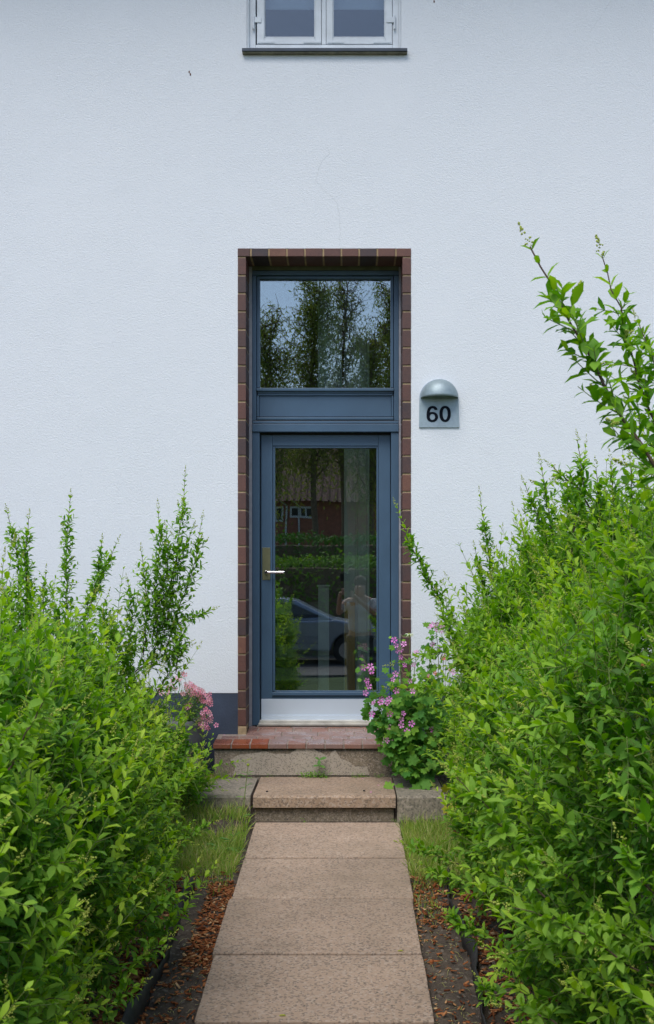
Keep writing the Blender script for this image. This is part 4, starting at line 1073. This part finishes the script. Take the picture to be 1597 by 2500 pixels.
def chips(name, areas, label):
    Pp = []; Ls = []
    for (x0, x1, y0, y1, n, l) in areas:
        x = RS.uniform(x0, x1, n); y = RS.uniform(y0, y1, n)
        Pp.append(np.stack([x, y, gz(x, y)+RS.uniform(.002, .014, n)], 1)); Ls.append(RS.uniform(.4, 1.3, n)*l)
    p = np.concatenate(Pp); L = np.concatenate(Ls); n = len(p)
    D = RS.normal(size=(n, 3))*np.array([1, 1, .22]); Nn = RS.normal(size=(n, 3))*.35+np.array([0, 0, 1])
    bx = (np.array([(0,-.5,-.06),(1,-.35,-.06),(1,.4,-.06),(0,.5,-.06),(0,-.5,.06),(1,-.35,.06),(1,.4,.06),(0,.5,.06)], 'f'), [(0,3,2,1),(4,5,6,7),(0,1,5,4),(1,2,6,5),(2,3,7,6),(3,0,4,7)])
    return tag(batch(name, p, D, Nn, L, L*RS.uniform(.18, .55, n), RS.uniform(0, 1, n)**1.3, m_chip, None, bx, False), label, 'mulch', kind='stuff')
chips('wood_chips', [(-.66, -.535, -3.0, -1.95, 1000, .022), (-.70, -.535, -3.9, -2.9, 260, .022), (-1.25, -.74, -4.2, -1.9, 3600, .026), (-.9, -.72, -4.0, -3.0, 900, .026), (-.98, -.56, -2.1, -1.5, 260, .02)], 'reddish brown wood chip mulch between the path and the left hedge')
chips('wood_chips', [(.52, 1.0, -4.2, -2.0, 3800, .024), (.32, .48, -2.6, -1.8, 420, .022), (.32, .48, -4.1, -2.5, 260, .020), (.55, .85, -1.2, -.95, 120, .03)], 'brown wood chip mulch between the path and the right hedge')
# dry leaf litter in the corner left of the landing
chips('leaf_litter', [(-.93, -.86, -.32, -.06, 260, .026)], 'brown leaf litter in the corner left of the landing')['label'] = 'heap of dry brown leaf litter in the corner left of the landing'
# straw bits and pebbles on bare soil
n = 420; x = np.where(RS.uniform(0, 1, n) < .45, RS.uniform(-.70, -.54, n), RS.uniform(.325, .48, n)); y = RS.uniform(-4.1, -1.9, n)
o = batch('straw', np.stack([x, y, gz(x, y)+.006], 1), RS.normal(size=(n, 3))*np.array([1, 1, .12]), np.tile([0, 0, 1.], (n, 1)), RS.uniform(.012, .055, n), np.full(n, .0022), RS.uniform(.72, 1, n), m_grass, None, BLADE)
tag(o, 'bits of dry straw scattered over the dark soil beside the path', 'straw', kind='stuff')
# weed-control fabric edges
def fabric(x, y0, y1, lean, label, hh):
    n = 70; vs = []
    for i in range(n+1):
        y = y0+(y1-y0)*i/n; w_ = .006*math.sin(i*.5)+.012*math.sin(i*.17+1)+random.uniform(-.002, .002)
        z0 = float(gz(x, y)); h = hh+.012*math.sin(i*.3)+.004*math.sin(i*1.1)
        vs += [(x+w_*.3, y, z0-.02), (x+w_+lean*.4, y, z0+h*.55), (x+w_*1.6+lean, y, z0+h), (x+w_*1.6+lean-.004, y+.001, z0+h), (x+w_+lean*.4-.004, y, z0+h*.55), (x+w_*.3-.004, y, z0-.02)]
    fs = []
    for i in range(n):
        for k in range(5): a = i*6+k; fs.append((a, a+1, a+7, a+6))
        fs.append((i*6+5, i*6, i*6+6, i*6+11))
    mb = MB(); mb.add(vs, fs); return tag(mb.build('weed_fabric', m_fabric, None, smooth=True), label, 'edging', 'black fabric edges along the soil strips')
fabric(-.725, -4.3, -2.05, -.02, 'wavy black weed fabric edge standing in the soil left of the path', .065)
fabric(.495, -4.3, -1.95, .012, 'black weed fabric edge standing in the soil right of the path', .06)

# tall weed in front of the left kerb block
wd = empty('tall_weed', (X(560, -1.45), -1.45, float(gz(-.6, -1.45))), 'tall single-stemmed weed with a closed bud in front of the left kerb block', 'weed')
q = [(548,2078),(575,2035),(592,1990),(598,1940),(602,1900),(606,1870)]; line = np.array([P(a, b, -1.45) for a, b in q])
line[0][2] = min(line[0][2], .30)
tubes('stem', line[None], np.linspace(.0034, .0018, 6)[None], m_stemg, wd, 6)
Lp = []; Ld = []; Ll = []
for i in range(18):
    t = RS.uniform(0, .92); p_ = np.array([np.interp(t, np.linspace(0, 1, 6), line[:, k]) for k in range(3)])
    sd_ = 1 if i % 2 else -1; Lp.append(p_); Ld.append([sd_*RS.uniform(.6, 1), RS.normal()*.4, RS.uniform(-.1, .7)]); Ll.append(RS.uniform(.035, .085)*(1-.35*t))
for a in ((-1, -.2, .1), (1, -.1, .1), (-.8, -.6, .2), (.9, -.6, .05), (-1, .1, .35), (.5, -.9, .3)): Lp.append(line[0]+np.array([0, 0, .01])); Ld.append(a); Ll.append(.12)
Ll = np.array(Ll); batch('leaves', np.array(Lp), np.array(Ld), np.tile([0, -.3, 1.], (len(Lp), 1)), Ll, Ll*.17, RS.uniform(0, .7, len(Lp)), m_weed, wd)
mb = MB(); c = P(606, 1868, -1.45); mb.lathe([(.0, -.006), (.006, -.004), (.0085, .002), (.006, .008), (.0, .009)], c, 12); mb.build('bud', m_bud, wd, smooth=True)
# big oval leaf plant inside hedge
gl = empty('broad_leaf', (X(130, -4.5), -4.6, .2), 'single large smooth oval leaf sticking out of the left hedge', 'leaf')
batch('blade', np.array([P(165, 2192, -4.55)]), np.array([[-1., -.25, .1]]), np.array([[.1, -1, .7]]), np.array([.075]), np.array([.062]), np.array([.5]), m_leaf, gl)
tubes('stalk', np.array([[(X(165, -4.55)+.06, -4.2, 1.0), (X(165, -4.55)+.03, -4.4, 1.02), P(165, 2192, -4.55)]]), np.full((1, 3), .0014), m_stemg, gl)

def tuft(px, py, Y, wpx, n, s_, label, mat=m_moss, z=None):
    x = X(px, Y)+RS.normal(size=n)*wpx/S(Y)*.32; y = np.full(n, Y)+RS.uniform(-.03, .01, n); zz = np.full(n, z if z is not None else Z(py, Y))
    hgt = RS.uniform(0, 1, n)**1.5*s_*1.2
    p = np.stack([x, y, zz+hgt], 1)
    o = batch('small_weed', p, RS.normal(size=(n, 3))*np.array([1, 1, .5])+np.array([0, -.4, .5]), RS.normal(size=(n, 3))*.4+np.array([0, -.4, 1]), RS.uniform(.5, 1, n)*s_*.7, RS.uniform(.3, .5, n)*s_*.7, RS.uniform(0, 1, n), mat, None)
    return tag(o, label, 'weed', 'small weeds rooted in the step joints')
tuft(772, 1893, YF-.02, 60, 150, .030, 'bright green weed clump at the middle of the step against the landing', z=ST)
tuft(874, 1895, YF-.02, 36, 60, .020, 'flat green weed tuft on the step between the middle clump and the mallow', z=ST)
tuft(927, 1894, YF-.02, 26, 50, .020, 'flat green weed tuft on the step right beside the mallow leaves', z=ST)
tuft(656, 1892, YF-.02, 24, 16, .016, 'tiny weed seedling at the left end of the step slab', z=ST)
tuft(742, 2003, ys0-.01, 10, 12, .018, 'tiny green sprout at the foot of the step, at the top of the path', z=pathz(ys0))
tuft(962, 1996, ys0-.01, 16, 16, .018, 'small green sprout in the joint below the right kerb block', z=pathz(ys0))
lw = empty('leafy_weed', (X(782, YF-.03), YF-.03, ST), 'upright broad-leaved seedling growing out of the weed clump on the step', 'weed')
q = np.array([P(782, 1890, YF-.03), P(779, 1870, YF-.03), P(780, 1855, YF-.035)]); tubes('stem', q[None], np.array([[.002, .0017, .0012]]), m_stemg, lw, 5)
batch('leaves', np.array([q[2], q[2], q[1], q[1], q[1], q[2]]), np.array([[1, -.3, .45], [-.7, -.3, .5], [-1, -.2, .1], [.9, -.4, -.1], [.5, -.8, .1], [-.1, -.5, -.8]]), np.tile([0, -.8, 1.], (6, 1)), np.array([.05, .035, .04, .045, .03, .04]), np.array([.028, .02, .02, .024, .018, .026]), RS.uniform(0, .7, 6), m_weed, lw)
n = 60; x = X(540, YF-.03)+RS.normal(size=n)*.022; o = batch('grass_tuft', np.stack([x, np.full(n, YF-.03), np.full(n, .45)], 1), RS.normal(size=(n, 3))*.35+np.array([0, -.1, 1]), RS.normal(size=(n, 3)), RS.uniform(.05, .12, n), np.full(n, .0022), RS.uniform(0, .5, n), m_grass, None, BLADE)
tag(o, 'thin grass tuft against the left end of the landing base', 'grass')
# petals and leaf bits lying about
for i, (px, py, Y, z, m_, lab) in enumerate([(652, 1932, -.80, ST, m_black, 'small dark pebble on the left front of the step slab'), (889, 1926, -.78, ST, m_black, 'small dark pebble on the right half of the step slab')]):
    mb = MB(); mb.lathe([(0, 0), (.006, .001), (.008, .004), (.005, .007), (0, .008)], (X(px, Y), Y, z), 8); tag(mb.build('pebble', m_, None, smooth=True), lab, 'pebble')
for (px, py, d_, lab) in [(680, 2485, 3.99, 'yellow fallen leaf lying low on the path near its bottom edge'), (970, 2325, 4.59, 'small yellow-green leaf on the path near its right edge'), (470, 2246, 4.95, 'green fallen leaf on the bare soil left of the path')]:
    Y = CAMY+d_; xx = X(px, Y); zz = pathz(Y)+.004 if px > 500 else float(gz(xx, Y))+.008
    tag(batch('fallen_leaf', np.array([(xx, Y, zz)]), np.array([[1, .2, .05]]), np.array([[0, -.2, 1.]]), np.array([.03]), np.array([.010]), np.array([.6]), m_yleaf if px > 500 else m_leaf, None), lab, 'leaf')
pt_ = []
for px, py, Y, z in [(1280/3.343+500, 0, -.38, ST), (903, 0, -.80, ST), (921, 0, -.6, ST), (1345/3.343+500, 0, -.84, ST), (545, 0, -.10, .712), (905, 0, -.08, .711)]: pt_.append((X(px, Y), Y, z+.003))
pt_ = np.array(pt_); n = len(pt_)
for i in range(n):
    lab = ['purple petal on the step close to the landing, right side', 'purple petal near the front right of the step', 'pale petal in the middle right of the step', 'purple petal at the right front edge of the step', 'pink petal on the left end of the tiled landing', 'white petal on the tiles of the landing near the mallow'][i]
    tag(batch('petal', pt_[i:i+1], np.array([[1, .1, .05]]), np.array([[0, -.2, 1.]]), np.array([.016]), np.array([.010]), np.array([.4]), m_wpet if i == 5 else m_mpet, None), lab, 'petal', 'fallen petals on the steps')

# ------------------------------------------------------------------ across the street (seen mirrored in the door and transom glass)
def vx(px, Dv): return (px-844.0)*Dv/F
def vz(py, Dv): return EYE+(1408.0-py)*Dv/F
def vy(Dv): return 8.14 - Dv
m_road = M_aggregate('asphalt', (.06, .06, .062), sc=60)
m_redbrick = M_simple('red_brick_wall', (.34, .13, .085), .85, var=.25, scale=6)
m_tiles = M_simple('red_roof_tiles', (.12, .06, .045), .8, var=.4, scale=5)
m_dark = M_simple('dark_window', (.02, .025, .03), .15)
m_conifer = M_leaf('hedge_leaf', [(0, (.03, .10, .012)), (1, (.10, .24, .02))], .6, .3)
m_lime = M_leaf('lime_leaf', [(0, (.09, .22, .012)), (1, (.26, .42, .02))], .6, .3)
m_willow = M_leaf('willow_leaf', [(0, (.15, .20, .03)), (1, (.42, .44, .09))], .6, .3)
m_trunk = M_simple('tree_bark', (.20, .15, .10), .9, var=.4, scale=20)
mb = MB(); mb.box(-60, 60, vy(29), -13.5, -.4, -.135); tag(mb.build('road', m_road, None), kind='structure')
bh = empty('brick_house', (-6, vy(58), -.15), 'red brick house with tiled roof and a low white window, mirrored in the door glass', 'house')
D = 55.; yh = vy(D)
mb = MB(); mb.box(-18, 2.6, yh-8, yh, -.2, 5.5); hw = mb.build('wall', m_redbrick, bh)
mb = MB(); mb.add([(-18.4, yh+.5, 5.4), (3, yh+.5, 5.4), (3, yh-4, 8.6), (-18.4, yh-4, 8.6), (3, yh-8.5, 5.4), (-18.4, yh-8.5, 5.4)], [(0, 1, 2, 3), (3, 2, 4, 5), (0, 3, 5), (1, 4, 2)])
for k in range(60): mb.tube([(-18.2+k*.355, yh+.5, 5.44), (-18.2+k*.355, yh-4, 8.66)], .05, 5)
mb.build('roof', m_tiles, bh)
for (a, b, c, d_) in ((705, 776, 1238, 1264), (640, 690, 1238, 1272), (560, 600, 1238, 1272)):
    mb = MB(); x0, x1, z0, z1 = vx(a, D), vx(b, D), vz(d_, D), vz(c, D); t = .09
    mb.box(x0, x1, yh, yh+.06, z0, z0+t); mb.box(x0, x1, yh, yh+.06, z1-t, z1); 
    for xx in (x0, x0+(x1-x0)*.36, x0+(x1-x0)*.58, x1-t): mb.box(xx, xx+t, yh, yh+.055, z0+t, z1-t)
    w_ = mb.build('window', m_white, bh); mb = MB(); mb.box(x0+t, x1-t, yh, yh+.02, z0+t, z1-t); mb.build('pane', m_dark, w_)
for a in (697, 728):
    mb = MB(); mb.tube([(vx(a, D), yh+.08, 0), (vx(a, D), yh+.08, 5.2), (vx(a, D)-.3, yh+.3, 5.42)], .045, 8); mb.build('downpipe', m_white, bh)
def clipped(x0, x1, y, z0, z1, w_, n, mat, label, lf=.09):
    e_ = empty('clipped_hedge', ((x0+x1)/2, y, z0), label, 'hedge')
    u = RS.uniform(0, 1, (n, 3)); p = np.stack([x0+(x1-x0)*u[:, 0], y+(u[:, 1]**.5)*w_*.5, z0+(z1-z0)*u[:, 2]], 1)
    t_ = RS.uniform(0, 1, n) < .3; p[t_, 2] = z1-RS.uniform(0, .15, t_.sum()); p[t_, 1] = y+RS.uniform(-.5, .5, t_.sum())*w_
    p += .18*wob(p, 2.1, 1)[:, None]*np.array([0, 1, 1.]) + RS.normal(size=p.shape)*.05
    batch('foliage', p, RS.normal(size=(n, 3))+np.array([0, .6, .3]), RS.normal(size=(n, 3))*.5+np.array([0, .5, 1]), RS.uniform(.6, 1.3, n)*lf, RS.uniform(.5, .8, n)*lf, np.clip(RS.uniform(0, .7, n)+.3*wob(p, 1.5, 3), 0, 1), mat, e_)
    mb = MB(); mb.box(x0+.1, x1-.1, y-w_*.3, y+w_*.22, z0, z1-.25); mb.build('inner_branches', m_trunk, e_, bevel=.1)
clipped(-9, 8, vy(35), -.15, 3.0, 1.2, 9000, m_conifer, 'dark clipped evergreen hedge before the brick house, mirrored in the door glass', .13)
clipped(-8, 9, vy(27.5), -.15, 2.22, 1.0, 12000, m_lime, 'brighter green hedge behind the parked car, mirrored in the door glass', .10)
clipped(-5, -1.25, vy(22), -.15, 1.5, .8, 4000, m_lime, 'low green hedge left of the parked car, mirrored in the door glass', .08)
def tree(px, Dv, ptop, pbot, wpx, n, label, bare=False):
    x = vx(px, Dv); y = vy(Dv); zt = vz(ptop, Dv); zb = vz(pbot, Dv); w_ = wpx*Dv/F
    e_ = empty('bare_tree' if bare else 'willow_tree', (x, y, -.2), label, 'tree')
    tr = np.array([[(x+.12*math.sin(k*1.1)*(k/4), y+.1*math.cos(k*1.7), -.2+(zt+.2)*k/7) for k in range(8)]]); tubes('trunk', tr, np.linspace(.17, .02, 8)[None], m_trunk, e_, 8)
    lim = []; tips = []
    nl = 46
    for i in range(nl):
        t = .42+.56*i/nl; z0 = -.2+(zt+.2)*t; a = RS.uniform(0, 6.28); L = w_*(1.15-t*.7)*RS.uniform(.6, 1.1)
        q_ = [np.array([x, y, z0])+np.array([math.cos(a), math.sin(a), 0])*L*k/5+np.array([RS.normal()*.10, RS.normal()*.1, (L*1.1)*(k/5)**1.0+RS.normal()*.08]) for k in range(6)]
        lim.append(q_); tips.append(q_)
    tubes('limbs', np.array(lim), np.tile(np.linspace(.05, .010, 6), (nl, 1)), m_trunk, e_, 4)
    tw = []
    for i in range(nl*(14 if bare else 9)):
        q_ = lim[RS.randint(nl)]; b_ = q_[RS.randint(1, 6)]; d_ = nrm(RS.normal(size=3)*np.array([.7, .7, .5])+np.array([0, 0, .8 if bare else .2]))
        l_ = RS.uniform(.4, 1.1); tw.append([b_, b_+d_*l_*.35+RS.normal(size=3)*.06, b_+d_*l_*.7+RS.normal(size=3)*.09, b_+d_*l_+RS.normal(size=3)*.12])
    tubes('twigs', np.array(tw), np.tile(np.array([.014, .011, .009, .006]), (len(tw), 1)), m_trunk, e_, 3)
    if n:
        tw = np.array(tw); ii = RS.randint(len(tw), size=n); kk = RS.randint(1, 4, n); f_ = RS.uniform(0, 1, n)[:, None]
        p = tw[ii, kk-1]*(1-f_)+tw[ii, kk]*f_+RS.normal(size=(n, 3))*.09
        p[:, 2] -= RS.uniform(0, 1, n)**3*1.9
        batch('leaves', p, RS.normal(size=(n, 3))*.6+np.array([0, 0, -.7]), RS.normal(size=(n, 3)), RS.uniform(.11, .18, n), RS.uniform(.036, .06, n), np.clip(RS.uniform(0, .8, n)+.3*wob(p, 1.2, 2), 0, 1), m_willow, e_)
for (px, Dv, pt, pb, wp, n, lab, br) in [
    (655, 44, 770, 1150, 75, 9000, 'short leafy willow at the left of those mirrored in the transom glass', False),
    (768, 45, 690, 1150, 85, 12000, 'tallest leafy willow mirrored in the transom glass, left of the bare one', False),
    (838, 46, 690, 1150, 60, 2600, 'almost bare twisted tree mirrored in the middle of the transom glass', True),
    (905, 44, 830, 1150, 80, 9000, 'leafy willow mirrored in the transom glass just right of the bare tree', False),
    (955, 47, 700, 1150, 75, 9000, 'tall leafy willow mirrored at the right edge of the transom glass', False)]:
    tree(px, Dv, pt, pb, wp, n, lab, br)
# parked car, side on
m_car = M_simple('silver_blue_paint', (.30, .36, .44), .25, .5, var=.03)
m_tyre = M_simple('tyre', (.015, .015, .015), .8); m_rim = M_simple('alloy', (.4, .4, .42), .35, .8)
yc = vy(25); x0 = -3.25
car = empty('parked_car', (x0+2.1, yc, -.13), 'silver-blue car parked along the street, mirrored in the door glass', 'car')
def wheelarch(cx_, r_, n=9): return [(cx_-r_*math.cos(math.pi*k/n), .30+r_*math.sin(math.pi*k/n)) for k in range(n+1)]
low = [(.05, .30)]+wheelarch(.80, .36)+wheelarch(3.30, .36)+[(4.12, .30), (4.16, .50), (4.05, .70), (3.75, .82), (3.05, .93), (.20, .98), (.04, .80)]
def body(prof, ya, yb, za=-.13): return [(x0+a, za+b) for a, b in prof]
mb = MB(); mb.prism(body(low, 0, 0), yc-.85, yc+.85); cb = mb.build('body', m_car, car, bevel=.05, seg=3)
gh = [(.25, .97), (3.02, .92), (2.15, 1.40), (1.85, 1.45), (.85, 1.45), (.45, 1.32)]
v1 = [(x0+a, yc-.82, -.13+b) for a, b in gh]; v2 = [(x0+a*.97+.05, yc-(.66 if b > 1.2 else .82), -.13+b) for a, b in gh]
vs = [(x0+a, yc+(.66 if b > 1.2 else .82), -.13+b) for a, b in gh]+[(x0+a, yc-(.66 if b > 1.2 else .82), -.13+b) for a, b in gh]; n = 6
mb = MB(); mb.add(vs, [tuple(range(n)), tuple(range(2*n-1, n-1, -1))]+[(i, i+n, (i+1) % n+n, (i+1) % n) for i in range(n)]); mb.build('cabin', m_car, car, bevel=.03)
for (pp_, nm) in (([(.50, 1.0), (1.50, 1.0), (1.50, 1.36), (.70, 1.36)], 'side_window'), ([(1.58, 1.0), (2.75, 1.0), (2.10, 1.33), (1.58, 1.36)], 'side_window')):
    mb = MB(); q_ = [(x0+a, yc+.825-(.155*(b-.93)/.5 if b > 1.1 else .03), -.13+b) for a, b in pp_]; mb.add([(a, y_+.012, b) for a, y_, b in q_]+[(a, y_-.02, b) for a, y_, b in q_], [(0, 1, 2, 3), (7, 6, 5, 4), (0, 4, 5, 1), (1, 5, 6, 2), (2, 6, 7, 3), (3, 7, 4, 0)]); mb.build(nm, m_dark, car)
for cx_ in (.80, 3.30):
    for sy_ in (1, -1):
        mb = MB(); mb.tube([(x0+cx_, yc+sy_*.84, .18), (x0+cx_, yc+sy_*.62, .18)], .31, 24); wh = mb.build('wheel', m_tyre, car, bevel=.02)
        mb = MB(); mb.tube([(x0+cx_, yc+sy_*.852, .18), (x0+cx_, yc+sy_*.80, .18)], .19, 20); mb.build('rim', m_rim, wh)
mb = MB(); mb.box(x0+3.85, x0+4.10, yc+.45, yc+.80, .42, .55); mb.build('headlight', m_alu, car, bevel=.03)
mb = MB(); mb.box(x0+.02, x0+.15, yc+.5, yc+.83, .55, .75); mb.build('tail_light', m_spet, car, bevel=.02)

# the photographer, standing at the camera with head bent over it
m_shirt = M_simple('grey_white_shirt', (.55, .56, .56), .85); m_skin = M_simple('skin', (.45, .27, .19), .6); m_trs = M_simple('dark_trousers', (.03, .03, .04), .8); m_hair = M_simple('brown_hair', (.10, .055, .03), .7)
def skin(name, verts, edges, radii, mat, parent, sub=2, root=0):
    me = bpy.data.meshes.new(name); me.from_pydata(verts, edges, [])
    o = bpy.data.objects.new(name, me); scene.collection.objects.link(o)
    if parent is not None:
        o.parent = parent; o.matrix_parent_inverse = Matrix.Translation(-parent.location) if parent.type == 'EMPTY' else Matrix.Identity(4)
    o.modifiers.new('skin', 'SKIN'); sv = me.skin_vertices[0].data if me.skin_vertices else None
    if sv is None:
        bm_ = __import__('bmesh').new(); bm_.from_mesh(me); bm_.verts.layers.skin.verify(); bm_.to_mesh(me); bm_.free(); sv = me.skin_vertices[0].data
    for v_, r_ in zip(sv, radii): v_.radius = r_ if isinstance(r_, tuple) else (r_, r_); v_.use_root = False
    sv[root].use_root = True
    ss = o.modifiers.new('sub', 'SUBSURF'); ss.levels = sub; ss.render_levels = sub
    for m_ in me.polygons: m_.use_smooth = True
    me.materials.append(mat); return o
px0, py0, g0 = .20, -8.02, -.03
person = empty('person', (px0, py0, g0), 'person in a loose pale shirt bending over a camera, mirrored in the door glass', 'person')
bv = [(0,0,.95),(0,.0,1.12),(0,.02,1.30),(0,.03,1.44),(0,.07,1.52),(0,.13,1.60),(0,.17,1.68),
      (-.10,0,.90),(-.11,.02,.50),(-.11,-.02,.09),(-.11,.14,.03),(.10,0,.90),(.12,.0,.50),(.13,-.04,.09),(.14,.12,.03),
      (-.19,.02,1.43),(-.30,.14,1.24),(-.28,.33,1.50),(-.26,.38,1.58),(.19,.02,1.43),(.22,.18,1.24),(-.02,.34,1.46),(-.08,.38,1.54)]
be = [(0,1),(1,2),(2,3),(3,4),(4,5),(5,6),(0,7),(7,8),(8,9),(9,10),(0,11),(11,12),(12,13),(13,14),(3,15),(15,16),(16,17),(17,18),(3,19),(19,20),(20,21),(21,22)]
br = [(.15,.11),(.14,.10),(.15,.11),(.13,.09),.055,.085,.075,.085,.06,.04,.035,.085,.06,.04,.035,.055,.045,.032,.026,.055,.045,.032,.026]
skin('body', [(px0+a, py0+b, g0+c) for a, b, c in bv], be, br, m_skin, person)
sh = [(0,0,.93),(0,.0,1.12),(0,.02,1.30),(0,.03,1.43),(-.19,.02,1.42),(-.27,.11,1.28),(.19,.02,1.42),(.22,.14,1.28)]
skin('shirt', [(px0+a, py0+b, g0+c) for a, b, c in sh], [(0,1),(1,2),(2,3),(3,4),(4,5),(3,6),(6,7)], [(.19,.135),(.17,.125),(.175,.13),(.15,.11),.08,.07,.08,.07], m_shirt, person)
tr_ = [(0,0,.92),(-.10,0,.86),(-.11,.02,.50),(-.11,-.02,.10),(.10,0,.86),(.12,.0,.50),(.13,-.04,.10)]
skin('trousers', [(px0+a, py0+b, g0+c) for a, b, c in tr_], [(0,1),(1,2),(2,3),(0,4),(4,5),(5,6)], [(.17,.12),.105,.08,.06,.105,.08,.06], m_trs, person)
skin('hair', [(px0+a, py0+b, g0+c) for a, b, c in [(0,.08,1.64),(0,.10,1.73),(0,.17,1.76)]], [(0,1),(1,2)], [.085,.10,.075], m_hair, person)
for sx_ in (-.03, .03):
    mb = MB(); mb.lathe([(0,-.008),(.008,0),(0,.008)], (px0+sx_, py0+.245, g0+1.66), 8); mb.build('eye', m_black, person)
mb = MB(); mb.tube([(px0, py0+.24, g0+1.655), (px0, py0+.268, g0+1.63)], [.008, .013], 8); mb.build('nose', m_skin, person)
for hx, hy, hz, sg in ((px0-.26, py0+.38, g0+1.58, 1), (px0-.08, py0+.38, g0+1.54, -1)):
    for k in range(5):
        b0 = (hx+sg*.005, hy, hz+.035-.018*k)
        skin('finger', [b0, (b0[0]+sg*.025, b0[1]+.03, b0[2]+.004), (b0[0]+sg*.05, b0[1]+.035, b0[2])], [(0,1),(1,2)], [.0095,.009,.008], m_skin, person, 1)
mb = MB(); mb.box(-.07, .07, -7.66, -7.60, 1.70, 1.80); mb.tube([(0, -7.60, 1.752), (0, -7.545, 1.752)], .035, 20); mb.box(-.025, .025, -7.65, -7.61, 1.80, 1.825)
tag(mb.build('camera_body', m_black, None, bevel=.006), 'black camera held up by the person mirrored in the glass', 'camera')
